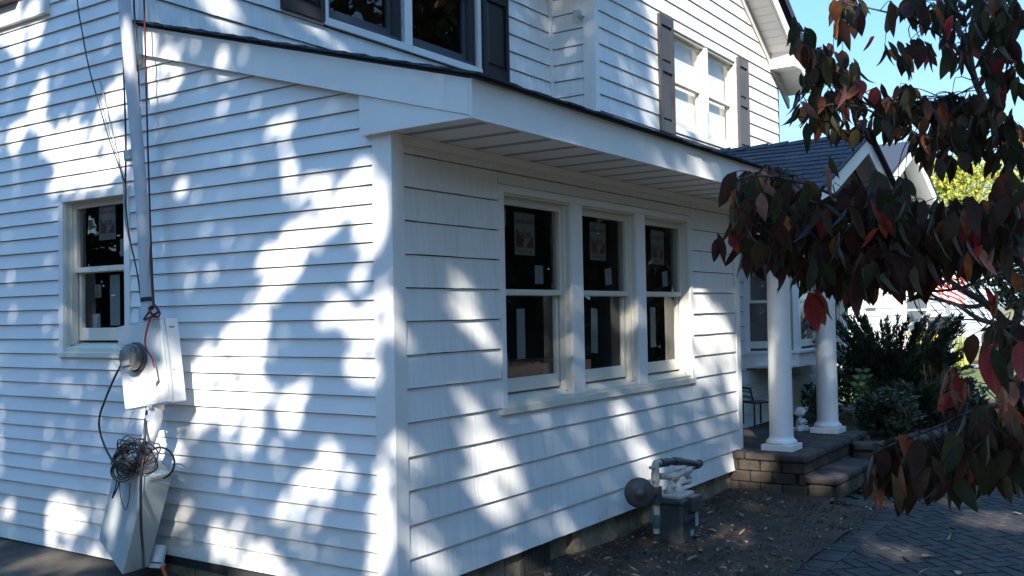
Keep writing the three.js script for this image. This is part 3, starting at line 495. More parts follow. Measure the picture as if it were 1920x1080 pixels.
// brick paving: a soldier course along the bed and a herringbone field
{
  const walk = mesh('paver_walkway', new THREE.PlaneGeometry(0.2, 0.2).rotateX(-Math.PI / 2).translate(6, 0.006, 4), paverMats[2], scene, 'structure');
  const proto = (() => { const g = new THREE.BoxGeometry(0.194, 0.05, 0.094); const b = rbox(0.189, 0.05, 0.089, 0, 0, 0, 0.007, 1); return b; })();
  const list = [];
  const add = (x, z, ang) => { if (x < 0.4 || x > 15 || z > 5.8) return; list.push([x, z, ang]); };
  for (let k = 0; k < 36; k++) add(0.75 + k * 0.1, 1.435, Math.PI / 2);
  for (let k = 0; k < 5; k++) { const t = (k + 0.5) / 5; add(4.37 + 0.26 * t, 1.36 - 0.42 * t, -0.1 + 0.0); }
  const C = Math.SQRT1_2, cell = 0.1;
  for (let i = -20; i < 150; i++) for (let j = -120; j < 90; j++) {
    const t = (((i - j) % 4) + 4) % 4; if (t !== 0 && t !== 3) continue;
    const cx = (i + (t === 0 ? 1 : 0.5)) * cell, cy = (j + (t === 0 ? 0.5 : 1)) * cell;
    const x = (cx - cy) * C * 1 + 0.4, z = (cx + cy) * C + 0.6;
    const zmin = x < 4.32 ? 1.47 : x < 6.2 ? 1.0 : 1.1 + (x - 6.2) * 0.19 + 0.12;
    if (z < zmin || x < 0.5 || z > 6) continue;
    add(x, z, t === 0 ? -Math.PI / 4 : Math.PI / 4);
  }
  const v = V();
  const seen = (x, z) => { v.set(x, 0.02, z).project(camera); return Math.abs(v.x) < 1.05 && Math.abs(v.y) < 1.08 && v.z < 1; };
  list.forEach((e) => { e.push(seen(e[0], e[1]) ? Math.hypot(e[0] + 3.9, e[1] - 3.38) : 1e3 + Math.hypot(e[0], e[1])); });
  list.sort((a, b) => a[3] - b[3]);
  const rest = paverMats.map(() => []);
  list.forEach(([x, z, ang], k) => {
    const mi = Math.floor(rnd() * 4), y = (ang === Math.PI / 2 || ang === -0.1 ? 0.003 : -0.005) + rr(-0.002, 0.002), a = ang + rr(-0.012, 0.012);
    if (k < 300) { const m = mesh('paver', proto, paverMats[mi], walk); m.position.set(x, y, z); m.rotation.y = a; }
    else { const g = new THREE.BoxGeometry(0.189, 0.05, 0.089); g.rotateY(a); g.translate(x, y, z); rest[mi].push(g); }
  });
  rest.forEach((l, i) => l.length && mesh('paver_field', l, paverMats[i], walk, 'stuff'));
}

// ------------------------------------------------------------------ electric service hanging on the side wall
const boxGrey = std([0.60, 0.61, 0.62], { roughness: 0.42, map: boardColor }), boxGrey2 = std([0.40, 0.44, 0.44], { roughness: 0.45, map: boardColor });
{
  const g = new THREE.Group(); g.name = numbered('electric_meter_box'); scene.add(g);
  tag(g, 'tilted light grey electric meter box hanging beside the small window', 'meter box');
  g.position.set(-0.2, 1.14, -1.705); g.rotation.x = -0.15; g.rotation.y = 0.03;
  mesh('body', rbox(0.12, 0.5, 0.4, 0.012, 0.25, 0, 0.008), boxGrey, g);
  mesh('cover', [rbox(0.016, 0.495, 0.405, -0.054, 0.25, 0.0, 0.006), box(-0.062, -0.03, 0.498, 0.506, -0.204, 0.204)], boxGrey, g);
  mesh('lip', [box(-0.03, -0.022, 0.006, 0.496, 0.2, 0.2045)], boxGrey2, g);
  const kn = [0.018, 0.03, 0.042].map((r) => { const t = new THREE.TorusGeometry(r, 0.0016, 6, 28); t.translate(0.022, 0.085, 0.2006); return t; });
  mesh('knockout', kn, boxGrey, g);
  mesh('screw', [cyl(0.004, 0.004, V(0.0, 0.19, 0.199), V(0, 0.19, 0.204), 10)], darkIn, g);
  mesh('rating_plate', [box(0.0, 0.036, 0.44, 0.448, 0.2, 0.2012)], darkIn, g);
  mesh('hasp', [box(-0.07, -0.058, -0.012, 0.012, 0.02, 0.05), new THREE.TorusGeometry(0.01, 0.003, 6, 14).rotateY(Math.PI / 2).translate(-0.066, -0.012, 0.035)], pipeGrey, g);
  const my = 0.3, mz = -0.03;
  const mt = mesh('meter', [cyl(0.088, 0.088, V(-0.06, my, mz), V(-0.085, my, mz), 36), cyl(0.078, 0.078, V(-0.085, my, mz), V(-0.125, my, mz), 36)], std([0.09, 0.085, 0.08], { roughness: 0.35, metalness: 0.3 }), g);
  mesh('dial', [cyl(0.07, 0.07, V(-0.125, my, mz), V(-0.14, my, mz), 32), box(-0.15, -0.139, my - 0.05, my + 0.05, mz - 0.045, mz + 0.045)], std([0.16, 0.16, 0.16], { roughness: 0.5 }), mt);
  mesh('display', [box(-0.1525, -0.15, my - 0.044, my - 0.018, mz - 0.034, mz + 0.034)], std([0.32, 0.36, 0.34], { roughness: 0.3 }), mt);
  const dome = new THREE.LatheGeometry([[0.0, 0.115], [0.03, 0.113], [0.06, 0.104], [0.074, 0.088], [0.078, 0.07], [0.079, 0.0]].map(([r, y]) => new THREE.Vector2(r, y)), 36); dome.rotateZ(Math.PI / 2); dome.translate(-0.085, my, mz);
  mesh('glass_dome', dome, new THREE.MeshPhysicalMaterial({ color: 0xffffff, roughness: 0.02, transmission: 1, thickness: 0, ior: 1.45 }), mt);
}
const X = (px, py, x) => onPlane(px, py, 'x', x);
{
  const top = V(-0.16, 5.3, -2.23), p = [top, V(-0.165, 4.4, -2.115), X(233, 2, -0.17), X(246, 150, -0.17), X(260, 300, -0.172), X(270, 450, -0.175), X(277, 592, -0.18), X(277.5, 606, -0.185)];
  const g = thing('service_mast', 'long leaning grey conduit running up the wall from the meter box', 'conduit');
  mesh('pipe', tubeOf(p, 0.0375, 60, 16), pipeGrey, g);
  const a = X(244, 284, -0.172), b = X(245.5, 300, -0.172); mesh('coupling', cyl(0.0405, 0.0405, a, b, 18), pipeGrey, g);
  const a2 = X(275.5, 558, -0.178), b2 = X(276.2, 566, -0.178); mesh('strap', cyl(0.04, 0.04, a2, b2, 18), blackCable, g);
  const a3 = X(276.5, 575, -0.18), b3 = X(278, 606, -0.184); mesh('hub', cyl(0.05, 0.056, a3, b3, 18), pipeGrey, g);
  base(g, -0.18, 1.64, -1.77);
  const lower = thing('lower_conduit', 'short bent white conduit joining the meter box to the loose grey box', 'conduit');
  mesh('pipe', tubeOf([X(291, 762, -0.2), X(290, 790, -0.215), X(283, 812, -0.225), X(274, 840, -0.23), X(269, 868, -0.235)], 0.042, 30, 16), std([0.7, 0.71, 0.71], { roughness: 0.45 }), lower);
  mesh('collar', [cyl(0.05, 0.05, X(288, 778, -0.21), X(288.5, 789, -0.213), 18), cyl(0.053, 0.05, X(291.2, 758, -0.2), X(291, 768, -0.2), 18)], std([0.66, 0.67, 0.67], { roughness: 0.45 }), lower);
  mesh('locknut', [cyl(0.056, 0.056, X(270.5, 858, -0.234), X(269.5, 867, -0.235), 20)], boxGrey2, lower);
  const bp = X(269, 868, -0.235); base(lower, bp.x, bp.y, bp.z);
}
// the loose grey box at the foot of the wall
{
  const g = thing('electric_panel_box', 'tall loose grey metal box leaning at the foot of the side wall', 'electrical box');
  const FTR = V(-0.30, 0.73, -1.63), FTL = V(-0.175, 0.84, -2.09), FBR = V(-0.315, 0.15, -1.85), FBL = V(-0.165, 0.272, -2.31), dv = V(0.155, 0.012, 0.012);
  const back = [FBL, FBR, FTR, FTL].map((p) => p.clone().add(dv));
  mesh('body', hexa([FBL, FBR, back[1], back[0], FTL, FTR, back[2], back[3]]), boxGrey2, g);
  const out = V(-0.012, 0, -0.003), k = (p, q, s) => p.clone().lerp(q, s);
  mesh('cover', hexa([FBL, FBR, FBR.clone().add(out), FBL.clone().add(out), FTL, FTR, FTR.clone().add(out), FTL.clone().add(out)]), boxGrey2, g);
  const sp = k(k(FBR, back[1], 0.55), k(FTR, back[2], 0.55), 0.12), nrm = V(-0.03, 0.25, 0.97).normalize();
  mesh('knockout', [0.022, 0.036, 0.05].map((r) => { const t = new THREE.TorusGeometry(r, 0.002, 6, 28); t.applyQuaternion(new THREE.Quaternion().setFromUnitVectors(V(0, 0, 1), nrm)); t.translate(sp.x, sp.y, sp.z + 0.003); return t; }), boxGrey2, g);
  mesh('lid_edge', hexa([k(FTR, FBR, 0.03).add(V(0, 0, 0.003)), k(back[2], back[1], 0.03).add(V(0, 0, 0.003)), k(back[2], back[1], 0.03).add(V(0, 0, 0.009)), k(FTR, FBR, 0.03).add(V(0, 0, 0.009)), k(FTR, FBR, 0.012).add(V(0, 0, 0.002)), k(back[2], back[1], 0.012).add(V(0, 0, 0.002)), k(back[2], back[1], 0.012).add(V(0, 0, 0.01)), k(FTR, FBR, 0.012).add(V(0, 0, 0.01))]), boxGrey2, g);
  base(g, -0.2, 0.15, -1.95);
}
// coil of wire lying over the box, ropes and cables
{
  const g = thing('wire_coil', 'tangled coil of brown and black wire hung over the loose grey box', 'wire coil'), q = rngOf(31);
  const wires = [std([0.05, 0.028, 0.02], { roughness: 0.6 }), std([0.10, 0.055, 0.038], { roughness: 0.6 }), blackCable, std([0.2, 0.13, 0.1], { roughness: 0.6 })];
  for (let k = 0; k < 20; k++) {
    const cx = 247 + (q() - 0.45) * 36, cy = 853 + (q() - 0.5) * 26, rx = 15 + q() * 20, ry = 14 + q() * 16, ph = q() * 1.0 - 0.9, pts = [];
    for (let i = 0; i < 18; i++) { const t = i / 18 * Math.PI * 2, a = rx * Math.cos(t) * (1 + 0.16 * Math.sin(3 * t + k) + 0.12 * (q() - 0.5)), b = ry * Math.sin(t) * (1 + 0.3 * Math.sin(2 * t + k * 1.7)) + 5 * (q() - 0.5), px = cx + a * Math.cos(ph) - b * Math.sin(ph), py = cy + a * Math.sin(ph) + b * Math.cos(ph); pts.push(X(px, py, -0.27 - 0.05 * Math.sin(t + 1) - 0.02 * q())); }
    mesh('loop', tubeOf(pts, 0.003 + q() * 0.0016, 60, 6, true), wires[k % 4], g);
  }
  for (let k = 0; k < 3; k++) { const pts = []; for (let i = 0; i < 16; i++) { const t = i / 16 * 6.283; pts.push(X(228 + (16 + 2 * k) * Math.cos(t), 884 + (15 + k * 2.4) * Math.sin(t), -0.31 - 0.01 * k + 0.02 * Math.sin(t * 2 + k))); } mesh('loop', tubeOf(pts, 0.005, 50, 6, true), wires[(k + 2) % 4], g); }
  const ring = []; for (let i = 0; i <= 12; i++) { const t = -2.2 + i / 12 * 3.9; ring.push(X(300 + 27 * Math.cos(t), 868 + 29 * Math.sin(t), -0.2)); } mesh('loop', tubeOf(ring, 0.006, 40, 7), wires[2], g);
  mesh('loop', tubeOf([X(222, 890, -0.31), X(216, 915, -0.32), X(210, 935, -0.32), X(221, 912, -0.32), X(226, 890, -0.31)], 0.004, 30, 6), wires[2], g);
  mesh('loop', tubeOf([X(224, 895, -0.3), X(226, 930, -0.31), X(235, 956, -0.31), X(242, 935, -0.31), X(244, 905, -0.3)], 0.0025, 30, 6), wires[2], g);
  const bp = X(247, 880, -0.3); base(g, bp.x, bp.y, bp.z);
  const wire = (name, label, cat, pts, r, m) => tag(mesh(name, tubeOf(pts, r, 90, 7), m), label, cat);
  wire('cable', 'thin black cable sagging across the left of the side wall to the window corner', 'cable', [V(-0.06, 5.2, -2.75), X(145, 0, -0.06), X(155, 65, -0.06), X(167, 128, -0.06), X(184, 190, -0.06), X(206, 265, -0.055), X(226, 320, -0.05), X(236, 352, -0.05), X(236, 385, -0.055), X(242, 440, -0.07), X(256, 505, -0.09), X(264, 560, -0.12)], 0.0045, blackCable);
  wire('cable', 'grey cable hanging beside the top corner of the side window', 'cable', [X(188, 152, -0.03), X(199, 200, -0.03), X(213, 260, -0.03), X(231, 345, -0.03), X(236, 420, -0.04), X(250, 480, -0.06), X(262, 535, -0.09), X(264, 562, -0.12)], 0.004, std([0.2, 0.2, 0.22], { roughness: 0.5 }));
  wire('cable', 'black cable straight down the wall between the conduit and the red rope', 'cable', [V(-0.1, 4.8, -1.98), X(251, 0, -0.12), X(255, 70, -0.12), X(259, 130, -0.12), X(262, 200, -0.13), X(268, 290, -0.14), X(276, 400, -0.15), X(283, 500, -0.17), X(286, 560, -0.2), X(287, 580, -0.22)], 0.006, blackCable);
  wire('cable', 'short black cable crossing behind the top of the conduit', 'cable', [V(-0.1, 4.6, -1.95), X(241, 0, -0.1), X(236, 45, -0.1), X(232, 100, -0.09), X(236, 270, -0.08), X(235, 350, -0.06)], 0.006, blackCable);
  wire('cable', 'black cable looping out to the left below the meter box', 'cable', [X(228, 682, -0.24), X(213, 712, -0.26), X(197, 750, -0.27), X(187, 780, -0.28), X(186, 800, -0.28), X(193, 828, -0.29), X(206, 856, -0.3), X(222, 880, -0.31), X(242, 895, -0.32)], 0.0065, blackCable);
  wire('cable', 'black cable running down the corner of the loose grey box', 'cable', [X(276, 764, -0.2), X(272, 800, -0.28), X(271, 840, -0.31), X(268, 865, -0.33), X(265, 890, -0.34), X(264, 930, -0.34), X(265, 990, -0.34), X(268, 1030, -0.34), X(270, 1066, -0.36)], 0.0085, blackCable);
  const rope = thing('red_rope', 'dark red rope hanging straight down the wall and knotted above the meter box', 'rope'), red = std([0.075, 0.008, 0.012], { roughness: 0.8 }), redL = std([0.28, 0.02, 0.02], { roughness: 0.8 });
  mesh('rope_length', tubeOf([V(-0.12, 4.9, -1.9), X(270, 0, -0.13), X(271.5, 50, -0.13), X(274, 160, -0.14), X(278, 300, -0.16), X(283, 450, -0.19), X(287, 540, -0.24), X(289, 575, -0.27)], 0.0055, 80, 7), red, rope);
  mesh('knot', [tubeOf([X(280, 578, -0.27), X(290, 574, -0.28), X(297, 584, -0.28), X(288, 590, -0.29), X(281, 583, -0.28)], 0.008, 30, 7, true), tubeOf([X(289, 570, -0.27), X(300, 588, -0.28), X(297, 593, -0.28), X(283, 594, -0.28), X(270, 600, -0.28), X(289, 572, -0.27)], 0.006, 40, 7)], red, rope);
  mesh('rope_tail', tubeOf([X(284, 592, -0.29), X(277, 612, -0.295), X(272, 640, -0.295), X(275, 655, -0.3), X(285, 672, -0.295), X(289, 688, -0.29)], 0.0055, 50, 7), redL, rope);
  const bt = X(289, 590, -0.27); base(rope, bt.x, bt.y, bt.z);
  tag(mesh('seal_tag', hexa([X(288, 684, -0.279), X(292, 690, -0.279), X(292.4, 690, -0.282), X(288, 684, -0.282), X(289, 722, -0.279), X(296, 712, -0.279), X(296, 712, -0.282), X(289, 722, -0.282)].map((p) => p)), std([0.5, 0.5, 0.38], { roughness: 0.4 })), 'small clear tag on the end of the red rope against the meter box', 'tag');
  // at the foot: a pipe stub, a small black box and an orange plug
  tag(mesh('pipe_stub', [cyl(0.042, 0.042, X(300, 1024, -0.06), X(294, 1056, -0.1), 16), cyl(0.052, 0.05, X(294, 1056, -0.1), X(293, 1064, -0.105), 16)], std([0.62, 0.63, 0.62], { roughness: 0.5 })), 'short white pipe stub coming out under the siding edge', 'pipe');
  tag(mesh('junction_box', [rbox(0.1, 0.1, 0.16, -0.33, 0.045, -1.66, 0.012), rbox(0.06, 0.04, 0.1, -0.33, 0.11, -1.66, 0.01)], blackCable), 'small black box on the ground below the leaning grey box', 'box');
  tag(mesh('orange_plug', [tubeOf([X(304, 1062, -0.13), X(308, 1074, -0.14), X(313, 1086, -0.16)], 0.011, 12, 10)], std([0.5, 0.07, 0.02], { roughness: 0.5 })), 'orange plug lying beside the white pipe stub', 'plug');
}

// ------------------------------------------------------------------ gas meter by the front wall
{
  const g = thing('gas_meter', 'grey gas meter with white pipes standing on bare soil by the front wall', 'gas meter');
  const grey = std([0.085, 0.098, 0.105], { roughness: 0.55, map: concreteTex }), dk = std([0.035, 0.035, 0.042], { roughness: 0.5 }), wp = std([0.40, 0.385, 0.345], { roughness: 0.55, map: boardColor }), green = std([0.06, 0.10, 0.095], { roughness: 0.55 });
  const cx = 2.545, cz = 0.375, body = [];
  body.push(rbox(0.25, 0.29, 0.25, cx, 0.165, cz, 0.03, 3), rbox(0.27, 0.045, 0.27, cx, 0.315, cz, 0.02, 3), rbox(0.2, 0.05, 0.02, cx, 0.2, cz + 0.13, 0.008, 2));
  mesh('body', body, grey, g);
  mesh('top_plate', rbox(0.25, 0.035, 0.22, cx, 0.35, cz, 0.016, 3), wp, g);
  mesh('index_box', [rbox(0.16, 0.1, 0.06, cx + 0.04, 0.295, cz + 0.14, 0.01)], grey, g);
  mesh('warning_label', [box(cx - 0.02, cx + 0.1, 0.3455, 0.3475, cz + 0.12, cz + 0.165)], std([0.4, 0.12, 0.13], { roughness: 0.6 }), g);
  mesh('label', [box(cx + 0.05, cx + 0.1, 0.13, 0.22, cz + 0.1405, cz + 0.143), box(cx + 0.0, cx + 0.05, 0.07, 0.11, cz + 0.1255, cz + 0.128)], std([0.3, 0.34, 0.38], { roughness: 0.5 }), g);
  const A = (px, py, d = 6.7) => onPlane(px, py, 'z', d < 6.56 ? 0.36 : d < 6.625 ? 0.31 : d > 6.9 ? 0.3 : 0.335);
  // two risers out of the meter top, joined to a white branch and a dark pipe above
  mesh('riser_pipe', [tubeOf([V(cx - 0.07, 0.35, cz), V(cx - 0.07, 0.4, cz), A(1272, 908), A(1266, 896)], 0.021, 16, 12), tubeOf([V(cx + 0.08, 0.35, cz), V(cx + 0.08, 0.4, cz), A(1293, 900), A(1286, 887)], 0.021, 16, 12)], wp, g);
  mesh('union_nut', [cyl(0.036, 0.036, V(cx - 0.07, 0.36, cz), V(cx - 0.07, 0.395, cz), 8), cyl(0.037, 0.037, V(cx + 0.08, 0.36, cz), V(cx + 0.08, 0.395, cz), 8)], wp, g);
  mesh('cross_pipe', [tubeOf([A(1236, 893, 6.62), A(1250, 893, 6.66), A(1263, 893, 6.72)], 0.023, 12, 12), cyl(0.032, 0.032, A(1257, 893, 6.7), A(1268, 892, 6.74), 14), tubeOf([A(1268, 893, 6.76), A(1282, 885, 6.84), A(1300, 873, 6.95)], 0.022, 12, 12), cyl(0.03, 0.03, A(1282, 886, 6.83), A(1292, 880, 6.89), 14)], wp, g);
  mesh('dark_pipe', [tubeOf([A(1231, 872, 6.62), A(1240, 868, 6.64), A(1262, 865, 6.72), A(1290, 867, 6.84), A(1308, 870, 6.95)], 0.024, 30, 12), cyl(0.031, 0.031, A(1238, 868.5, 6.63), A(1252, 866.5, 6.68), 12), cyl(0.03, 0.03, A(1264, 865, 6.73), A(1276, 865.5, 6.78), 12), tubeOf([A(1298, 874, 6.93), A(1309, 871, 6.97), A(1312, 868, 7.0)], 0.03, 10, 12)], dk, g);
  mesh('elbow', [tubeOf([A(1240, 868, 6.64), A(1232, 868, 6.61), A(1229, 873, 6.6), A(1229, 884, 6.6)], 0.028, 16, 12)], wp, g);
  mesh('standpipe', [cyl(0.024, 0.024, A(1229, 880, 6.6), A(1231, 1000, 6.6), 12), cyl(0.031, 0.031, A(1229, 886, 6.6), A(1229.3, 905, 6.6), 12), cyl(0.03, 0.03, A(1229.5, 950, 6.6), A(1230, 964, 6.6), 8)], wp, g);
  mesh('valve', [cyl(0.038, 0.034, A(1230, 964, 6.6), A(1230.5, 985, 6.6), 14), rbox(0.02, 0.06, 0.03, ...A(1222, 972, 6.58).toArray(), 0.006), cyl(0.03, 0.03, A(1230.5, 985, 6.6), A(1230.5, 990, 6.6), 8)], green, g);
  const c0 = A(1199, 924, 6.5), ax = V(-0.82, 0.05, 0.55).normalize(), pt = (d) => c0.clone().addScaledVector(ax, d);
  const disc = new THREE.LatheGeometry([[0, -0.05], [0.06, -0.05], [0.085, -0.03], [0.098, -0.02], [0.101, -0.006], [0.101, 0.006], [0.094, 0.016], [0.06, 0.026], [0.03, 0.03], [0.028, 0.045], [0, 0.046]].map(([r, y]) => new THREE.Vector2(r, y)), 36); disc.applyQuaternion(new THREE.Quaternion().setFromUnitVectors(V(0, 1, 0), ax)); disc.translate(c0.x, c0.y, c0.z);
  const rg = mesh('regulator', [disc, cyl(0.03, 0.035, A(1206, 924, 6.56), A(1232, 926, 6.6), 14), cyl(0.042, 0.042, A(1229.6, 912, 6.6), A(1230, 945, 6.6), 14), cyl(0.02, 0.02, A(1232, 928, 6.6), A(1246, 931, 6.62), 10)], dk, g);
  const bolts = []; for (let k = 0; k < 8; k++) { const t = k / 8 * 6.283, e1 = V(0, 1, 0).cross(ax).normalize(), e2 = ax.clone().cross(e1); bolts.push(new THREE.SphereGeometry(0.008, 8, 6).translate(...pt(0.008).addScaledVector(e1, 0.09 * Math.cos(t)).addScaledVector(e2, 0.09 * Math.sin(t)).toArray())); }
  mesh('bolt', bolts, pipeGrey, rg);
  mesh('plug', [cyl(0.012, 0.012, A(1219, 877, 6.58), A(1228, 876, 6.6), 8), cyl(0.012, 0.012, A(1219, 902, 6.58), A(1228, 901, 6.6), 8)], wp, g);
  base(g, 2.55, 0.03, 0.38);
}
// ------------------------------------------------------------------ plants
const quadLeaf = (() => { const g = new THREE.BufferGeometry(), w = 0.3, P = [[0, 0, 0], [w, 0.4, 0.05], [0, 0.5, -0.03], [-w, 0.4, 0.05], [0, 1, -0.08]], I = [0, 1, 2, 0, 2, 3, 2, 1, 4, 2, 4, 3]; g.setAttribute('position', new THREE.Float32BufferAttribute(P.flat(), 3)); g.setAttribute('uv', new THREE.Float32BufferAttribute(P.flatMap((p) => [p[0] + 0.5, p[1]]), 2)); g.setIndex(I); g.computeVertexNormals(); return g; })();
const leafy = (o = {}) => new THREE.MeshPhysicalMaterial({ color: 0xffffff, roughness: 0.75, transmission: 0.3, thickness: 0, side: THREE.DoubleSide, ...o });
const M4 = new THREE.Matrix4(), Q = new THREE.Quaternion(), EU = new THREE.Euler();
// n leaves; place(i) gives {p, s, q, c}
function leaves(name, n, parent, mat, geo, place) {
  const items = []; for (let i = 0; i < n; i++) { const e = place(i); if (e) items.push(e); }
  const im = new THREE.InstancedMesh(geo, mat, items.length);
  items.forEach((e, i) => { M4.compose(e.p, e.q, V(e.s, e.s * (e.l ?? 1), e.s)); im.setMatrixAt(i, M4); if (e.c) im.setColorAt(i, e.c); });
  im.castShadow = im.receiveShadow = true; im.userData.kind = 'stuff';
  if (parent === scene) { im.name = numbered(name); scene.add(im); } else { im.name = name; parent.add(im); }
  return im;
}
function turned(r, up = 0) { return new THREE.Quaternion().setFromEuler(EU.set((r() - 0.5) * 3.2 + up, r() * 6.283, (r() - 0.5) * 2, 'YXZ')); }
// a bush or tree crown: lobes of leaves round clump centres, with gaps between them
function crown(parent, seed, centre, rad, lobes, n, size, cols, squash = 1, mat = leafy(), geo = quadLeaf) {
  const r = rngOf(seed), L = [];
  for (let k = 0; k < lobes; k++) { const t = r() * 6.283, ph = Math.acos(2 * r() - 1), q = Math.pow(r(), 0.5) * 0.85; L.push([V(rad[0] * q * Math.sin(ph) * Math.cos(t), rad[1] * q * Math.cos(ph), rad[2] * q * Math.sin(ph) * Math.sin(t)), 0.22 + 0.22 * r(), 0.75 + 0.5 * r()]); }
  return leaves('foliage', n, parent, mat, geo, () => {
    const [c, w, br] = L[Math.floor(r() * lobes)], d = V(r() - 0.5, (r() - 0.5) * squash, r() - 0.5).multiplyScalar(2); if (d.length() > 1) d.normalize().multiplyScalar(Math.pow(r(), 0.3));
    const p = V(centre[0] + c.x + d.x * rad[0] * w, centre[1] + c.y + d.y * rad[1] * w, centre[2] + c.z + d.z * rad[2] * w), col = cols[Math.floor(r() * cols.length)], b = br * (0.7 + 0.6 * r());
    return { p, s: size * (0.6 + 0.8 * r()), q: turned(r), c: lin(col[0] * b, col[1] * b, col[2] * b) };
  });
}
const bark = std([0.07, 0.055, 0.045], { roughness: 0.95, map: grainColor, bumpMap: grainBump, bumpScale: 0.01 });

// shrubs in the planter beside the porch
{
  const needle = (() => { const g = new THREE.BufferGeometry(); g.setAttribute('position', new THREE.Float32BufferAttribute([-0.12, 0, 0, 0.12, 0, 0, 0, 1, 0.1, 0, 0.1, -0.12, 0, 0.1, 0.12, 0, 1, 0.1], 3)); g.setAttribute('uv', new THREE.Float32BufferAttribute(new Float32Array(12), 2)); g.computeVertexNormals(); return g; })();
  const dark = [[0.018, 0.034, 0.014], [0.026, 0.045, 0.016], [0.014, 0.026, 0.012]];
  const spray = (label, x, z, y0, hgt, spread, nb, seed, cols, lean = 0) => {
    const r = rngOf(seed), g = thing('juniper_shrub', label, 'shrub', [x, y0, z]), stems = [], pts = [];
    for (let k = 0; k < nb; k++) {
      const a = r() * 6.283, l = 0.4 + 0.6 * r(), e = V(Math.cos(a) * spread * l + lean * hgt * l, hgt * (0.35 + 0.65 * r()), Math.sin(a) * spread * l), m = e.clone().multiplyScalar(0.5); m.y += 0.12 * hgt;
      const c = new THREE.CatmullRomCurve3([V(0, 0, 0), m, e]); stems.push(limb([V(0, 0, 0), m, e], 0.014, 0.003, 6, 4));
      for (let i = 0; i < 90; i++) { const t = 0.2 + 0.8 * Math.pow(r(), 0.6), p = c.getPoint(t), tn = c.getTangent(t); pts.push([p.add(V(r() - 0.5, r() - 0.5, r() - 0.5).multiplyScalar(0.17 * (1.15 - t))), tn]); }
    }
    mesh('stems', stems, bark, g);
    leaves('foliage', pts.length, g, leafy({ transmission: 0.1 }), needle, (i) => { const [p, t] = pts[i], d = t.clone().add(V(r() - 0.5, r() - 0.3, r() - 0.5).multiplyScalar(1.5)).normalize(), c = cols[Math.floor(r() * 3)], b = 0.7 + 0.7 * r(); return { p, s: 0.05 + 0.04 * r(), q: new THREE.Quaternion().setFromUnitVectors(V(0, 1, 0), d), c: lin(c[0] * b, c[1] * b, c[2] * b) }; });
  };
  spray('tall dark juniper with arching sprays right behind the second porch column', 9.2, 0.35, 0.2, 1.35, 1.0, 175, 101, dark);
  spray('broad dark juniper spreading toward the lawn at the right end of the planter', 10.9, 0.1, 0.15, 1.0, 0.95, 160, 102, dark, 0.0);
  spray('low dark evergreen in the middle of the planter behind the curved cap stones', 8.3, 0.75, 0.2, 0.55, 0.65, 80, 103, dark);
  const bush = (name, label, x, y, z, rad, n, size, cols, seed, cat = 'shrub') => { const g = thing(name, label, cat, [x, y, z]), r = rngOf(seed), st = []; for (let k = 0; k < 9; k++) { const a = r() * 6.28; st.push(limb([V(0, 0, 0), V(Math.cos(a) * rad[0] * 0.25, rad[1] * 0.6, Math.sin(a) * rad[2] * 0.25), V(Math.cos(a) * rad[0] * 0.7, rad[1] * 1.4, Math.sin(a) * rad[2] * 0.7)], 0.012, 0.003, 5, 4)); } mesh('stems', st, bark, g); crown(g, seed, [0, rad[1], 0], rad, 26, n, size, cols); return g; };
  bush('leafy_shrub', 'small leaf shrub under the bay window between the two porch columns', 8.5, 0.2, -0.25, [0.55, 0.42, 0.35], 1300, 0.07, [[0.02, 0.035, 0.015], [0.03, 0.05, 0.02]], 111);
  bush('leafy_shrub', 'dark perennial clump just inside the planter wall near the porch', 7.4, 0.2, 0.72, [0.6, 0.3, 0.35], 1500, 0.08, [[0.02, 0.036, 0.012], [0.035, 0.055, 0.018], [0.05, 0.05, 0.02]], 112);
  bush('leafy_shrub', 'dark leafy clump along the planter wall toward the lawn', 9.3, 0.2, 1.05, [0.8, 0.3, 0.35], 1900, 0.08, [[0.022, 0.034, 0.013], [0.04, 0.05, 0.02]], 113);
  const gr = thing('dry_grass', 'tuft of dry tan grass stalks among the dark shrubs', 'grass tuft', [8.9, 0.22, 0.95]), r = rngOf(8), bl = [], hd = [];
  for (let k = 0; k < 60; k++) { const a = r() * 6.28, h = 0.35 + 0.35 * r(), s = 0.05 + 0.22 * r(), b = V(Math.cos(a) * 0.05, 0, Math.sin(a) * 0.05), e = V(Math.cos(a) * s, h, Math.sin(a) * s); bl.push(limb([b, b.clone().lerp(e, 0.5).add(V(0, 0.05, 0)), e], 0.004, 0.002, 5, 4)); if (k % 2) hd.push(limb([e.clone().add(V(0, -0.08, 0)), e, e.clone().add(V(0.01, 0.05, 0))], 0.008, 0.002, 3, 4)); }
  mesh('stalk', bl, std([0.22, 0.15, 0.08], { roughness: 0.9 }), gr); mesh('seed_head', hd, std([0.3, 0.2, 0.11], { roughness: 0.9 }), gr);
  // upright green perennial with paired leaves
  const pe = thing('perennial_plant', 'upright green plant with paired narrow leaves beside the second column', 'plant', [8.15, 0.2, 0.25]), lf = [], stm = [];
  for (let k = 0; k < 5; k++) { const x = (k - 2) * 0.09, h = 0.75 - Math.abs(k - 2) * 0.08; stm.push(limb([V(x, 0, 0), V(x + 0.02, h * 0.5, 0.02), V(x * 1.3, h, 0)], 0.008, 0.004, 6, 5)); for (let i = 2; i < 12; i++) for (const s of [-1, 1]) lf.push([V(x * (1 + i * 0.025), h * i / 12, 0), s, i]); }
  mesh('stems', stm, std([0.05, 0.08, 0.02]), pe); leaves('foliage', lf.length, pe, leafy(), quadLeaf, (i) => ({ p: lf[i][0], s: 0.1, q: new THREE.Quaternion().setFromEuler(EU.set(0.5, lf[i][2] * 1.3, lf[i][1] * 1.3, 'YXZ')), c: lin(0.06, 0.13, 0.03) }));
}
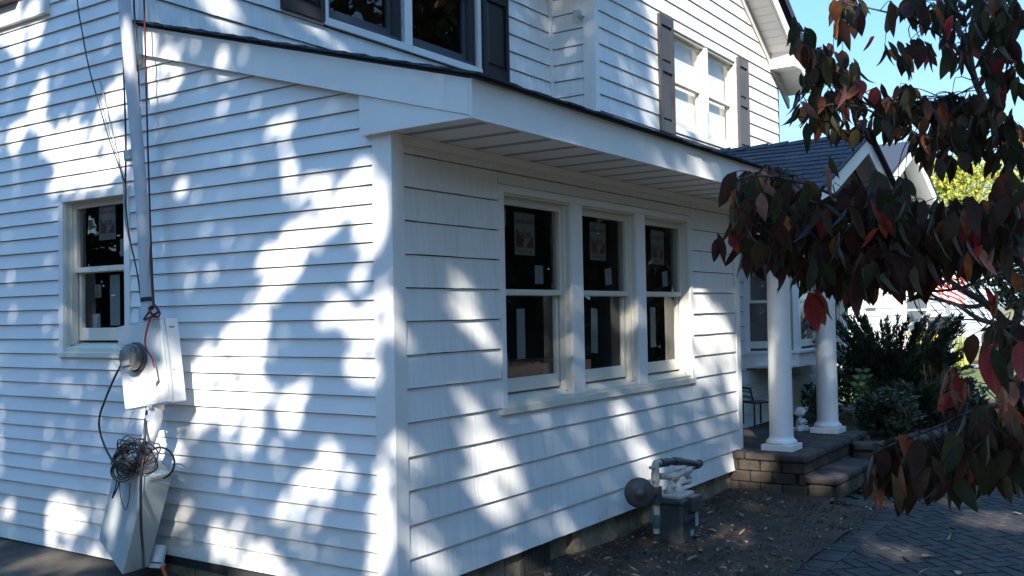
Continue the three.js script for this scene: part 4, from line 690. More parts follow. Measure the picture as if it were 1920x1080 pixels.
// little plants out on the neighbour's side
{
  const bush = (name, label, px, py, X0, rad, n, size, cols, seed) => { const p = onPlane(px, py, 'x', X0), g = thing(name, label, 'shrub', [p.x, 0, p.z]), r = rngOf(seed), st = []; for (let k = 0; k < 7; k++) { const a = r() * 6.28; st.push(limb([V(0, 0, 0), V(Math.cos(a) * rad[0] * 0.5, rad[1], Math.sin(a) * rad[2] * 0.5)], 0.015, 0.004, 4, 4)); } mesh('stems', st, bark, g); crown(g, seed, [0, rad[1], 0], rad, 14, n, size, cols); };
  bush('yellow_bush', 'bright yellow bush in front of the white neighbouring house', 1738, 640, 24, [0.55, 0.5, 0.55], 500, 0.13, [[0.6, 0.48, 0.02], [0.5, 0.42, 0.03]], 121);
  bush('yellow_bush', 'yellow green bush partly hidden by the second porch column', 1586, 620, 21, [0.8, 0.8, 0.8], 600, 0.15, [[0.35, 0.33, 0.05], [0.25, 0.28, 0.05]], 122);
  const r = rngOf(55), p0 = onPlane(1800, 660, 'x', 24), g = thing('grass_tuft', 'tall yellow green grass tuft before the white siding', 'grass tuft', [p0.x, 0, p0.z]), bl = [];
  for (let k = 0; k < 110; k++) { const a = r() * 6.28, h = 0.5 + 0.6 * r(), s = 0.5 * r(), e = V(Math.cos(a) * s, h, Math.sin(a) * s); bl.push(limb([V(Math.cos(a) * 0.2 * r(), 0, Math.sin(a) * 0.2), V(e.x * 0.4, h * 0.7, e.z * 0.4), e], 0.014, 0.003, 4, 3)); }
  mesh('blades', bl, std([0.3, 0.32, 0.08], { roughness: 0.9 }), g);
}
// ------------------------------------------------------------------ the neighbouring houses
{
  const z = -3.2, W = (px, py) => onPlane(px, py, 'z', z), F = frames.front(z), n = thing('neighbour_house', 'bright white gabled neighbouring house seen past the porch columns', 'house');
  const white = std([0.82, 0.82, 0.81], { roughness: 0.6 }), grey = std([0.12, 0.125, 0.13], { roughness: 0.5 });
  const gy = (x) => 6.15 - Math.abs(x - 25.3) * 0.415;
  mesh('wall', [box(19.4, 29.6, -0.2, 4.25, z - 8, z), hexa([V(20.8, 4.25, z - 8), V(29.6, 4.25, z - 8), V(29.6, 4.25, z), V(20.8, 4.25, z), V(25.2, 6.0, z - 8), V(25.4, 6.0, z - 8), V(25.4, 6.0, z), V(25.2, 6.0, z)])], white, n);
  const sd = mesh('siding', [box(20, 29.6, 0.3, 0.32, z, z + 0.01)], white, n);
  for (let k = 0; k < 28; k++) { const y = 0.2 + k * 0.2; const h = y > 4.2 ? (6.1 - y - 0.2) / 0.415 : 5; if (h < 0.3) break; mesh('clapboard', lap(F, Math.max(19.42, 25.3 - h), Math.min(29.58, 25.3 + h), y, y + 0.205, 0.022, 0.004), white, sd); }
  const sl = (x0, x1, za, zb, a, b) => hexa([V(x0, gy(x0) + a, za), V(x1, gy(x1) + a, za), V(x1, gy(x1) + a, zb), V(x0, gy(x0) + a, zb), V(x0, gy(x0) + b, za), V(x1, gy(x1) + b, za), V(x1, gy(x1) + b, zb), V(x0, gy(x0) + b, zb)]);
  const rf = mesh('roof', [sl(20.2, 25.3, z - 8, z + 0.6, 0.02, 0.12), sl(25.3, 30.4, z - 8, z + 0.6, 0.02, 0.12)], shingleMats[1], n);
  mesh('raking_board', [sl(20.2, 25.3, z + 0.55, z + 0.58, -0.3, 0.019), sl(25.3, 30.4, z + 0.55, z + 0.58, -0.3, 0.019)], white, n);
  mesh('gable_soffit', [sl(20.2, 25.3, z + 0.02, z + 0.55, -0.02, 0.018), sl(25.3, 30.4, z + 0.02, z + 0.55, -0.02, 0.018)], white, n);
  const win = (px0, px1, py0, py1, m = grey) => { const a = W(px0, py1), b = W(px1, py0), w = mesh('window', lbox(F, a.x, b.x, a.y, b.y, 0.0, 0.05), m, n); mesh('frame', [lbox(F, a.x - 0.1, a.x, a.y - 0.1, b.y + 0.1, 0, 0.08), lbox(F, b.x, b.x + 0.1, a.y - 0.1, b.y + 0.1, 0, 0.08), lbox(F, a.x, b.x, a.y - 0.1, a.y, 0, 0.08), lbox(F, a.x, b.x, b.y, b.y + 0.1, 0, 0.08), lbox(F, a.x, b.x, (a.y + b.y) / 2 - 0.03, (a.y + b.y) / 2 + 0.03, 0.05, 0.07)], white, w); };
  win(1696, 1738, 560, 604); win(1622, 1636, 540, 570, std([0.32, 0.31, 0.30])); win(1580, 1592, 520, 560, std([0.4, 0.39, 0.38]));
  base(n, 25, 0, z - 3);
  const g2 = thing('neighbour_garage', 'white sided low building at the far right behind the flag', 'garage'), z2 = -3.6, F2 = frames.front(z2), pale = std([0.62, 0.66, 0.7], { roughness: 0.6 });
  mesh('wall', [box(29.7, 46, -0.2, 3.4, z2 - 6, z2)], pale, g2);
  const s2 = mesh('siding', [box(30, 46, 0.1, 0.12, z2, z2 + 0.01)], pale, g2);
  for (let k = 0; k < 12; k++) mesh('clapboard', lap(F2, 29.72, 46, 0.1 + k * 0.28, 0.385 + k * 0.28, 0.04, 0.006), pale, s2);
  mesh('roof', [hexa([V(29.5, 3.4, z2 + 0.4), V(46, 3.4, z2 + 0.4), V(46, 5.4, z2 - 3), V(29.5, 5.4, z2 - 3), V(29.5, 3.5, z2 + 0.4), V(46, 3.5, z2 + 0.4), V(46, 5.5, z2 - 3), V(29.5, 5.5, z2 - 3)])], std([0.5, 0.48, 0.46], { roughness: 0.8 }), g2);
  const b1 = onPlane(1773, 545, 'z', z2); mesh('window', lbox(F2, b1.x - 0.5, b1.x + 0.5, 1.3, 2.2, 0.0, 0.06), std([0.3, 0.3, 0.3]), g2);
  base(g2, 38, 0, z2 - 3);
  // house with pale roof far behind, and the yellow green tree over it
  const h3 = thing('distant_house', 'small pale house with a cream roof far off below the yellow green tree', 'house'), c3 = at(1722, 392, 58), cream = std([0.7, 0.6, 0.42], { roughness: 0.8 });
  const x3 = c3.x, z3 = c3.z, y3 = c3.y;
  mesh('wall', [box(x3 - 3, x3 + 5, -0.2, y3, z3 - 6, z3 + 1.5)], std([0.75, 0.73, 0.68]), h3);
  mesh('roof', [hexa([V(x3 - 3.4, y3, z3 + 1.9), V(x3 + 5.4, y3, z3 + 1.9), V(x3 + 5.4, y3, z3 - 6.4), V(x3 - 3.4, y3, z3 - 6.4), V(x3 - 2.2, y3 + 1.0, z3 - 0.3), V(x3 + 3.6, y3 + 1.0, z3 - 0.3), V(x3 + 3.6, y3 + 1.0, z3 - 4.4), V(x3 - 2.2, y3 + 1.0, z3 - 4.4)])], cream, h3);
  mesh('chimney', [box(x3 - 0.6, x3 + 0.2, y3 + 0.4, y3 + 1.8, z3 - 2.6, z3 - 1.8)], std([0.4, 0.22, 0.16]), h3);
  base(h3, x3 + 1, 0, z3 - 2);
  const tree = (label, px, py, d, rad, n, size, cols, seed, group) => { const c = at(px, py, d), g = thing('tree', label, 'tree', [c.x, 0, c.z], group); mesh('trunk', limb([V(0, -0.2, 0), V(0.15, c.y * 0.5, 0), V(0, c.y, 0)], 0.28, 0.1, 8, 8), bark, g); crown(g, seed, [0, c.y, 0], rad, 30, n, size, cols); return g; };
  tree('sunlit yellow green tree beyond the roofs at the right', 1800, 352, 66, [5.2, 3.0, 4], 5200, 0.34, [[0.36, 0.36, 0.04], [0.28, 0.32, 0.04], [0.42, 0.38, 0.05]], 131);
  tree('pale green tree far off at the right edge above the house roof', 1915, 330, 75, [3.4, 3.2, 3], 1800, 0.36, [[0.3, 0.32, 0.06], [0.36, 0.36, 0.1]], 132);
  // flag, bin, car
  const fp = thing('flag', 'striped flag on a thin pole in front of the white neighbouring house', 'flag'), a = at(1733, 600, 27), b = at(1748, 520, 27);
  mesh('pole', cyl(0.03, 0.025, V(a.x, 0.6, a.z), V(b.x, b.y + 0.4, b.z), 10), std([0.5, 0.42, 0.4]), fp);
  const red = std([0.5, 0.03, 0.04], { roughness: 0.8, side: THREE.DoubleSide }), wh = std([0.8, 0.8, 0.8], { roughness: 0.8, side: THREE.DoubleSide }), blue = std([0.02, 0.035, 0.16], { roughness: 0.8, side: THREE.DoubleSide });
  const U = V(0.72, 0, 0.69), cloth = (u0, u1, v0, v1, off = 0) => { const g = new THREE.PlaneGeometry(1, 1, 14, 2), p = g.attributes.position; for (let i = 0; i < p.count; i++) { const u = u0 + (u1 - u0) * (p.getX(i) + 0.5), v = v0 + (v1 - v0) * (p.getY(i) + 0.5), w = 0.08 * Math.sin(u * 6) + off, dr = -0.35 * u; p.setXYZ(i, b.x + U.x * u * 0.8 + 0.69 * w, b.y + 0.35 + v + dr * 0.9, b.z + U.z * u * 0.8 - 0.72 * w); } g.computeVertexNormals(); return g; };
  for (let k = 0; k < 13; k++) mesh('stripe', cloth(0, 1.35, -0.065 * (k + 1), -0.065 * k), k % 2 ? wh : red, fp);
  mesh('canton', cloth(0, 0.55, -0.455, 0, 0.012), blue, fp);
  base(fp, a.x, 0.6, a.z);
  const bp = onPlane(1757, 606, 'x', 27.5), bin = thing('trash_bin', 'dark grey wheeled bin standing by the white siding', 'bin', [bp.x, 0.35, bp.z]), bm = std([0.09, 0.095, 0.105], { roughness: 0.6 });
  mesh('body', hexa([V(-0.22, 0.08, -0.25), V(0.22, 0.08, -0.25), V(0.22, 0.08, 0.25), V(-0.22, 0.08, 0.25), V(-0.3, 0.95, -0.34), V(0.3, 0.95, -0.34), V(0.3, 0.95, 0.34), V(-0.3, 0.95, 0.34)]), bm, bin);
  mesh('lid', hexa([V(-0.34, 0.955, -0.38), V(0.34, 0.955, -0.38), V(0.34, 0.955, 0.38), V(-0.34, 0.955, 0.38), V(-0.3, 1.06, -0.3), V(0.2, 1.02, -0.3), V(0.2, 1.02, 0.3), V(-0.3, 1.06, 0.3)]), std([0.3, 0.31, 0.33], { roughness: 0.5 }), bin);
  for (const s of [-1, 1]) mesh('wheel', cyl(0.1, 0.1, V(0.2, 0.1, s * 0.27), V(0.2, 0.1, s * 0.22), 18), blackCable, bin);
  const cp = onPlane(1925, 600, 'x', 27.5), car = thing('parked_car', 'dark car parked in the street at the right edge', 'car', [cp.x, 0, cp.z + 1.2]), paint = new THREE.MeshPhysicalMaterial({ color: lin(0.012, 0.016, 0.018), roughness: 0.3, clearcoat: 1 });
  const sh = new THREE.Shape(); sh.moveTo(-2.2, 0.35); sh.lineTo(-2.2, 0.75); sh.quadraticCurveTo(-2.1, 0.92, -1.2, 0.98); sh.lineTo(-0.55, 1.42); sh.quadraticCurveTo(0.2, 1.55, 1.0, 1.4); sh.lineTo(1.7, 1.02); sh.quadraticCurveTo(2.2, 0.98, 2.22, 0.7); sh.lineTo(2.2, 0.35); sh.closePath();
  const cg = new THREE.ExtrudeGeometry(sh, { depth: 1.6, bevelEnabled: true, bevelSize: 0.06, bevelThickness: 0.08, bevelSegments: 2 }); cg.rotateY(Math.PI / 2); cg.translate(-0.8, 0, 0); mesh('body', cg, paint, car);
  const ws = new THREE.Shape([[-0.95, 1.02], [-0.45, 1.37], [0.2, 1.45], [0.9, 1.36], [1.4, 1.05]].map(([x, y]) => new THREE.Vector2(x, y))), wg = new THREE.ExtrudeGeometry(ws, { depth: 1.79, bevelEnabled: false }); wg.rotateY(Math.PI / 2); wg.translate(-0.895, 0, 0); mesh('side_glass', wg, std([0.25, 0.3, 0.33], { roughness: 0.05 }), car);
  for (const zz of [-1.35, 1.4]) for (const s of [-1, 1]) { const w = mesh('wheel', cyl(0.33, 0.33, V(s * 0.72, 0.33, zz), V(s * 0.9, 0.33, zz), 24), blackCable, car); mesh('rim', cyl(0.2, 0.2, V(s * 0.9, 0.33, zz), V(s * 0.91, 0.33, zz), 16), pipeGrey, w); }
}
// ------------------------------------------------------------------ small things on the porch
{
  const p = onPlane(1500, 806, 'y', 0.37), mc = new MarchingCubes(56, new THREE.MeshStandardMaterial(), false, false, 60000);
  const blobs = [[0, 0.03, 0, 0.045], [0, 0.065, 0.0, 0.04], [0, 0.1, 0, 0.034], [0.0, 0.19, 0.008, 0.052], [0.0, 0.185, 0.05, 0.018], [0.03, 0.21, 0.02, 0.022], [-0.045, 0.18, 0.0, 0.022], [0.045, 0.18, 0.0, 0.022], [0.03, 0.09, 0.05, 0.022], [-0.03, 0.09, 0.05, 0.022], [0.0, 0.11, 0.06, 0.02], [0.045, 0.025, 0.05, 0.028], [-0.045, 0.025, 0.05, 0.028]];
  const N = 56, S = 0.17; mc.reset();
  for (let k = 0; k < N; k++) for (let j = 0; j < N; j++) for (let i = 0; i < N; i++) { const x = (i / N * 2 - 1) * S, y = (j / N * 2 - 1) * S + 0.125, z = (k / N * 2 - 1) * S; let s = 0; for (const [a, b, c, r] of blobs) s += Math.exp(-140 * (Math.hypot(x - a, y - b, z - c) - r)); mc.field[i + j * N + k * N * N] = Math.log(s) / 140; }
  mc.isolation = 0; mc.update();
  const g = new THREE.BufferGeometry(); g.setAttribute('position', new THREE.Float32BufferAttribute(mc.positionArray.slice(0, mc.count * 3), 3)); g.setAttribute('normal', new THREE.Float32BufferAttribute(mc.normalArray.slice(0, mc.count * 3), 3)); g.scale(S, S, S); g.translate(0, 0.125, 0);
  const t = thing('garden_statue', 'small white stone figure sitting on the porch between the columns', 'statue', [p.x, 0.367, p.z]); t.rotation.y = -0.6;
  mesh('figure', [g], std([0.55, 0.57, 0.58], { roughness: 0.8 }), t); mesh('plinth', rbox(0.17, 0.03, 0.15, 0, 0.014, 0.01, 0.006), std([0.5, 0.51, 0.52], { roughness: 0.8 }), t);
  const q = onPlane(1424, 806, 'y', 0.37), c = thing('folding_chair', 'black folding chair with pale slats leaning by the porch wall', 'chair', [q.x + 0.5, 0.367, q.z - 0.2]);
  c.rotation.y = 0.9; c.scale.setScalar(0.62);
  mesh('seat', [rbox(0.42, 0.03, 0.4, 0, 0.4, 0, 0.01)], blackCable, c); mesh('cushion', rbox(0.4, 0.05, 0.1, 0, 0.5, -0.16, 0.02), std([0.3, 0.3, 0.32]), c); mesh('cushion', rbox(0.4, 0.04, 0.1, 0, 0.6, -0.2, 0.02), std([0.3, 0.3, 0.32]), c);
  for (const [x, z] of [[-0.19, -0.18], [0.19, -0.18], [-0.19, 0.18], [0.19, 0.18]]) mesh('leg', cyl(0.018, 0.015, V(x, 0, z), V(x, 0.4, z), 8), blackCable, c);
  mesh('backrest', [cyl(0.016, 0.016, V(-0.19, 0.4, -0.19), V(-0.19, 0.66, -0.25), 8), cyl(0.016, 0.016, V(0.19, 0.4, -0.19), V(0.19, 0.66, -0.25), 8), cyl(0.02, 0.02, V(-0.2, 0.66, -0.25), V(0.2, 0.66, -0.25), 8)], blackCable, c);
}
// ------------------------------------------------------------------ fallen leaves and crumbs of soil
const leafShapes = [leafGeo(0.25, 0.5), leafGeo(0.5, 0.65), leafGeo(0.1, 0.35), leafGeo(0.8, 0.6, 0.26), leafGeo(-0.25, 0.45, 0.3)];
{
  const r = rngOf(77), mats = [[0.2, 0.09, 0.04], [0.28, 0.16, 0.08], [0.12, 0.05, 0.03], [0.3, 0.22, 0.14]].map((c) => leafy({ color: lin(...c), roughness: 0.9 }));
  const cc0 = [[0.07, 0.04, 0.025], [0.11, 0.07, 0.04], [0.045, 0.03, 0.02], [0.16, 0.1, 0.05]];
  const drop = (x, z, y, s) => { const m = mesh('fallen_leaf', leafShapes[Math.floor(r() * 5)], mats[Math.floor(r() * 4)], scene); m.position.set(x, y + 0.012, z); m.rotation.set(-Math.PI / 2 + (r() - 0.5) * 0.5, (r() - 0.5) * 0.4, r() * 6.28, 'YXZ'); m.scale.setScalar(s); return m; };
  const big = onPlane(1727, 1045, 'y', 0.03), b2 = onPlane(272, 1042, 'y', 0.04);
  tag(drop(big.x, big.z, 0.024, 0.1), 'largest pale fallen leaf lying alone on the brick paving', 'leaf');
  tag(drop(b2.x - 0.25, b2.z, 0.05, 0.11), 'brown fallen leaf on the driveway just left of the leaning grey box', 'leaf');
  for (let k = 0; k < 34; k++) { const x = 0.3 + r() * 4.0, z = 0.15 + r() * 1.15; tag(drop(x, z, 0.04, 0.05 + 0.04 * r()), 'small brown fallen leaf on the bare soil by the front wall', 'leaf', 'fallen leaves on the bare soil'); }
  for (let k = 0; k < 22; k++) { const x = 1.5 + r() * 4.5, z = 1.6 + r() * 1.6; tag(drop(x, z, 0.024, 0.05 + 0.04 * r()), 'small brown fallen leaf on the brick paving', 'leaf', 'fallen leaves on the brick paving'); }
  for (let k = 0; k < 30; k++) { const x = -0.1 - r() * 1.4, z = -1.5 - r() * 4; tag(drop(x, z, 0.04, 0.04 + 0.05 * r()), 'small dry fallen leaf on the asphalt driveway', 'leaf', 'fallen leaves on the driveway'); }
  tag(leaves('leaf_litter', 420, scene, std([1, 1, 1], { roughness: 1, side: THREE.DoubleSide }), quadLeaf, () => { const c = cc0[Math.floor(r() * 4)], near = r() < 0.6; return { p: V(0.4 + r() * 3.9, 0.045 + 0.01 * r(), near ? 0.02 + 0.25 * r() * r() : 0.05 + r() * 1.25), s: 0.02 + 0.035 * r(), q: new THREE.Quaternion().setFromEuler(EU.set(-1.57 + (r() - 0.5) * 0.9, r() * 6.28, (r() - 0.5) * 0.8, 'YXZ')), c: lin(...c) }; }), 'scraps of dry leaves strewn over the bare soil bed', 'leaf litter', null, 'stuff');
  const crumb = new THREE.IcosahedronGeometry(1, 0), cc = [[0.045, 0.031, 0.022], [0.07, 0.05, 0.035], [0.03, 0.021, 0.016], [0.11, 0.085, 0.065], [0.26, 0.24, 0.22]];
  const im = leaves('soil_crumbs', 3400, scene, std([1, 1, 1], { roughness: 1 }), crumb, () => { const big = r() < 0.06, c = cc[Math.min(4, Math.floor(Math.pow(r(), 2.6) * 5))]; return { p: V(0.08 + r() * 4.4, 0.035 + r() * 0.01, 0.02 + r() * 1.4), s: (big ? 0.01 : 0.003) + 0.007 * r() * r(), q: turned(r), c: lin(...c) }; });
  tag(im, 'crumbs of soil and small stones scattered over the bare bed', 'soil', null, 'stuff');
}
// ------------------------------------------------------------------ the dogwood in the foreground at the right
{
  const r = rngOf(202), g = thing('dogwood_tree', 'dogwood with drooping dark maroon and green leaves in the right foreground', 'tree');
  function leafTex(a, b, vein, seed) {
    const c = document.createElement('canvas'); c.width = 96; c.height = 192; const x = c.getContext('2d'), q = rngOf(seed), css = (k) => `rgb(${k.map((v) => Math.round(255 * s1(v))).join(',')})`;
    x.fillStyle = css(a); x.fillRect(0, 0, 96, 192);
    for (let k = 0; k < 60; k++) { x.globalAlpha = 0.10 + 0.14 * q(); x.fillStyle = css(q() < 0.6 ? b : a.map((v) => v * 0.45)); x.beginPath(); x.ellipse(q() * 96, q() * 192, 5 + q() * 18, 8 + q() * 26, q() * 3, 0, 6.3); x.fill(); }
    x.globalAlpha = 0.75; x.strokeStyle = css(vein); x.lineWidth = 2; x.beginPath(); x.moveTo(48, 0); x.lineTo(48, 192); x.stroke(); x.lineWidth = 1.1; x.globalAlpha = 0.5;
    for (let k = 0; k < 7; k++) for (const s of [-1, 1]) { const y = 22 + k * 22; x.beginPath(); x.moveTo(48, y); x.quadraticCurveTo(48 + s * 30, y + 14, 48 + s * 44, y + 62); x.stroke(); }
    const t = new THREE.CanvasTexture(c); t.colorSpace = THREE.SRGBColorSpace; return t;
  }
  const dk = (c, o) => c.map((v) => v * o), L = (a, b, v, seed, tr = 0.42, o = tr > 0.44 ? 0.8 : 0.6) => leafy({ map: leafTex(dk(a, o), dk(b, o), dk(v, o), seed), transmission: tr, roughness: 0.85, specularIntensity: 0.35 });
  const mats = [L([0.035, 0.05, 0.012], [0.08, 0.035, 0.012], [0.06, 0.07, 0.02], 1), L([0.10, 0.022, 0.014], [0.03, 0.035, 0.01], [0.09, 0.04, 0.02], 2), L([0.07, 0.018, 0.018], [0.13, 0.03, 0.016], [0.08, 0.035, 0.03], 3), L([0.11, 0.05, 0.018], [0.05, 0.05, 0.02], [0.12, 0.07, 0.04], 4), L([0.09, 0.1, 0.03], [0.14, 0.06, 0.03], [0.14, 0.14, 0.06], 5, 0.43), L([0.4, 0.04, 0.03], [0.3, 0.02, 0.03], [0.5, 0.14, 0.08], 6, 0.45), L([0.45, 0.14, 0.035], [0.4, 0.06, 0.03], [0.5, 0.24, 0.08], 7, 0.45), L([0.42, 0.19, 0.12], [0.35, 0.1, 0.08], [0.5, 0.3, 0.2], 8, 0.46)];
  const pick = (o = 0) => { const k = r(); if (o === 1) return k < 0.5 ? 5 : 6; return k < 0.25 ? 0 : k < 0.47 ? 1 : k < 0.62 ? 2 : k < 0.79 ? 3 : k < 0.89 ? 4 : k < 0.94 ? 5 : k < 0.98 ? 6 : 7; };
  // limbs
  const B = [], curves = [];
  const branch = (pts, r0, r1) => { const p = pts.map(([x, y, d]) => at(x, y, d)); curves.push(new THREE.CatmullRomCurve3(p, false, 'centripetal')); B.push([p, r0, r1]); };
  const foot = at(2140, 1500, 3.3); foot.y = 0.0;
  const trunk = [foot, at(2120, 1000, 3.3), at(2100, 600, 3.3), at(2070, 380, 3.25)];
  mesh('trunk', limb(trunk, 0.06, 0.035, 16, 10), bark, g);
  branch([[2070, 380, 3.25], [1980, 335, 3.2], [1920, 288, 3.15], [1868, 226, 3.1], [1828, 150, 3.1], [1812, 80, 3.1], [1770, 20, 3.15], [1745, -40, 3.2]], 0.017, 0.006);
  branch([[1868, 226, 3.1], [1830, 215, 3.05], [1790, 180, 3.0], [1740, 195, 2.95], [1690, 190, 2.9], [1640, 200, 2.9], [1590, 170, 2.85], [1530, 120, 2.85]], 0.008, 0.002);
  branch([[1920, 288, 3.15], [1860, 290, 3.0], [1780, 270, 2.9], [1700, 245, 2.85], [1610, 200, 2.8], [1540, 200, 2.8], [1500, 240, 2.8]], 0.008, 0.002);
  branch([[2100, 600, 3.3], [1990, 420, 3.0], [1900, 400, 2.85], [1800, 400, 2.75], [1700, 380, 2.7], [1600, 380, 2.6], [1500, 340, 2.55], [1400, 330, 2.5], [1360, 345, 2.5]], 0.014, 0.0025);
  branch([[1900, 400, 2.85], [1820, 430, 2.7], [1720, 440, 2.6], [1620, 450, 2.55], [1520, 430, 2.5], [1430, 420, 2.45], [1370, 430, 2.45]], 0.008, 0.0022);
  branch([[2110, 800, 3.3], [2010, 700, 2.7], [1930, 640, 2.4], [1880, 610, 2.3], [1840, 620, 2.25]], 0.012, 0.003);
  branch([[2110, 900, 3.3], [2020, 820, 2.7], [1930, 770, 2.45], [1850, 760, 2.35], [1760, 800, 2.35], [1680, 830, 2.4], [1640, 850, 2.45]], 0.012, 0.0025);
  branch([[1828, 150, 3.1], [1790, 90, 3.0], [1720, 40, 2.95], [1650, 20, 2.9], [1580, 5, 2.9]], 0.006, 0.002);
  branch([[1900, 500, 2.9], [1800, 540, 2.75], [1730, 545, 2.7], [1660, 530, 2.7], [1600, 505, 2.65]], 0.006, 0.002);
  mesh('branch', B[0][0] && limb(B[0][0], 0.017, 0.006, 30, 8), std([0.16, 0.13, 0.11], { roughness: 0.9, map: grainColor }), g);
  B.slice(1).forEach(([p, a, b]) => mesh('branch', limb(p, a, b, 26, 6), bark, g));
  const samples = curves.flatMap((c) => c.getPoints(60));
  // clumps of leaves by clump centre, spread, count and depth
  const items = [], twigs = [];
  const clump = (cx, cy, rx, ry, n, d0 = 2.75, d1 = 3.2, size = 0.1, o = 0) => {
    if (n > 4 && d0 > 2.15) { n = Math.round(n * (d0 > 2.7 ? 2.3 : 2.2)); size *= d0 > 2.7 ? 0.66 : 0.74; }
    for (let k = 0; k < n; k++) {
      const t = r() * 6.283, q = Math.sqrt(r()), px = cx + rx * q * Math.cos(t), py = cy + ry * q * Math.sin(t) - 16, d = d0 + (d1 - d0) * r(), p = at(px, py, d);
      const s = size * (0.72 + 0.5 * r());
      items.push({ p, s, q: new THREE.Quaternion().setFromEuler(EU.set((r() - 0.3) * 0.95, r() * 6.283, (r() - 0.5) * 0.9, 'YXZ')), m: pick(o), v: Math.floor(r() * 5), near: d });
      if (k % 3 === 0) { let best = null, bd = 1e9; for (const sp of samples) { const dd = sp.distanceTo(p); if (dd < bd) { bd = dd; best = sp; } } if (bd < 0.15) { const m = best.clone().lerp(p, 0.5).add(V((r() - 0.5) * 0.05, 0.03 * r(), (r() - 0.5) * 0.05)); twigs.push(limb([best, m, p], 0.002, 0.001, 5, 4)); } }
    }
  };
  clump(1497, 75, 16, 36, 6); clump(1585, 25, 30, 30, 13); clump(1535, 105, 18, 36, 6); clump(1560, 150, 60, 55, 30); clump(1530, 210, 38, 42, 14); clump(1598, 225, 48, 42, 20);
  clump(1676, 15, 10, 16, 2); clump(1720, 15, 22, 25, 7); clump(1772, 28, 38, 38, 16); clump(1868, 30, 52, 48, 38); clump(1702, 105, 48, 22, 11); clump(1795, 95, 36, 30, 11); clump(1880, 130, 46, 52, 30);
  clump(1680, 195, 48, 30, 15); clump(1722, 235, 70, 42, 34); clump(1822, 228, 80, 48, 46); clump(1892, 285, 32, 46, 20); clump(1780, 290, 60, 24, 14);
  const b0 = 2.4, b1 = 2.9, bs = 0.105;
  clump(1398, 372, 34, 40, 17, b0, b1, bs); clump(1345, 458, 4, 10, 2, b0, b1, 0.09); clump(1425, 440, 52, 52, 34, b0, b1, bs); clump(1480, 385, 58, 42, 34, b0, b1, bs); clump(1522, 455, 80, 62, 66, b0, b1, bs); clump(1620, 430, 82, 80, 78, b0, b1, bs); clump(1722, 455, 80, 66, 66, b0, b1, bs); clump(1820, 440, 62, 58, 52, b0, b1, bs); clump(1892, 405, 40, 70, 32, b0, b1, bs); clump(1600, 515, 70, 28, 20, b0, b1, bs); clump(1660, 365, 44, 34, 16, b0, b1, bs); clump(1800, 400, 60, 22, 14, b0, b1, bs); clump(1440, 335, 40, 14, 10, b0, b1, bs);
  clump(1512, 560, 14, 20, 4, 2.5, 2.6, 0.085, 1); clump(1733, 540, 8, 8, 2, 2.6, 2.7, 0.08); clump(1700, 505, 50, 26, 14, b0, b1, bs);
  clump(1846, 650, 24, 20, 4, 2.1, 2.25, 0.095); clump(1885, 635, 34, 30, 10, 2.2, 2.4, 0.09); clump(1846, 820, 74, 52, 36, 2.2, 2.6, 0.115); clump(1700, 870, 56, 42, 22, 2.3, 2.7, 0.11); clump(1642, 880, 14, 40, 6, 2.4, 2.6, 0.11); clump(1900, 760, 24, 52, 12, 2.3, 2.6, 0.11); clump(1790, 735, 30, 34, 5, 2.4, 2.7, 0.09, 1); clump(1768, 875, 52, 42, 20, 2.2, 2.6, 0.11); clump(1890, 870, 40, 40, 14, 2.2, 2.5, 0.11); clump(1880, 590, 36, 26, 0, 2.2, 2.5, 0.11);
  for (const [x, y, d, m, s] of [[1583, 168, 2.75, 7, 0.1], [1608, 160, 2.8, 5, 0.1], [1640, 78, 2.9, 5, 0.075], [1576, 205, 2.75, 5, 0.08], [1812, 92, 2.95, 6, 0.08], [1772, 110, 2.95, 7, 0.085], [1780, 100, 2.95, 5, 0.09], [1500, 200, 2.75, 7, 0.085], [1548, 318, 2.45, 7, 0.1], [1556, 300, 2.46, 4, 0.09], [1632, 385, 2.4, 5, 0.11], [1645, 405, 2.4, 5, 0.1], [1656, 415, 2.4, 6, 0.08], [1600, 530, 2.5, 6, 0.1], [1720, 430, 2.4, 2, 0.1], [1870, 560, 2.5, 6, 0.1], [1845, 545, 2.5, 5, 0.1], [1900, 520, 2.5, 6, 0.09], [1816, 480, 2.4, 6, 0.1], [1842, 470, 2.4, 5, 0.11], [1885, 720, 2.2, 6, 0.11], [1915, 650, 2.1, 5, 0.12], [1880, 760, 2.2, 6, 0.1], [1420, 395, 2.4, 2, 0.1]])
    items.push({ p: at(x, y - 10, d), s: s * 0.74, q: new THREE.Quaternion().setFromEuler(EU.set((r() - 0.3) * 0.7, r() * 6.283, (r() - 0.5) * 0.8, 'YXZ')), m, v: Math.floor(r() * 5), near: 2.0 });
  items.sort((a, b) => b.s / b.near - a.s / a.near);
  const rest = mats.map(() => []);
  items.forEach((e, i) => {
    if (i < 300) { const m = mesh('leaf', leafShapes[e.v], mats[e.m], g); m.position.copy(e.p); m.quaternion.copy(e.q); m.scale.set(e.s * (0.8 + 0.45 * r()), e.s, e.s); }
    else { const q = leafShapes[e.v].clone(); q.applyMatrix4(M4.compose(e.p, e.q, V(e.s * (0.8 + 0.45 * r()), e.s, e.s))); rest[e.m].push(q); }
  });
  rest.forEach((l, i) => l.length && mesh('leaf_mass', l, mats[i], g, 'stuff'));
  mesh('twig', twigs, bark, g, 'stuff');
  base(g, foot.x, 0, foot.z);
}
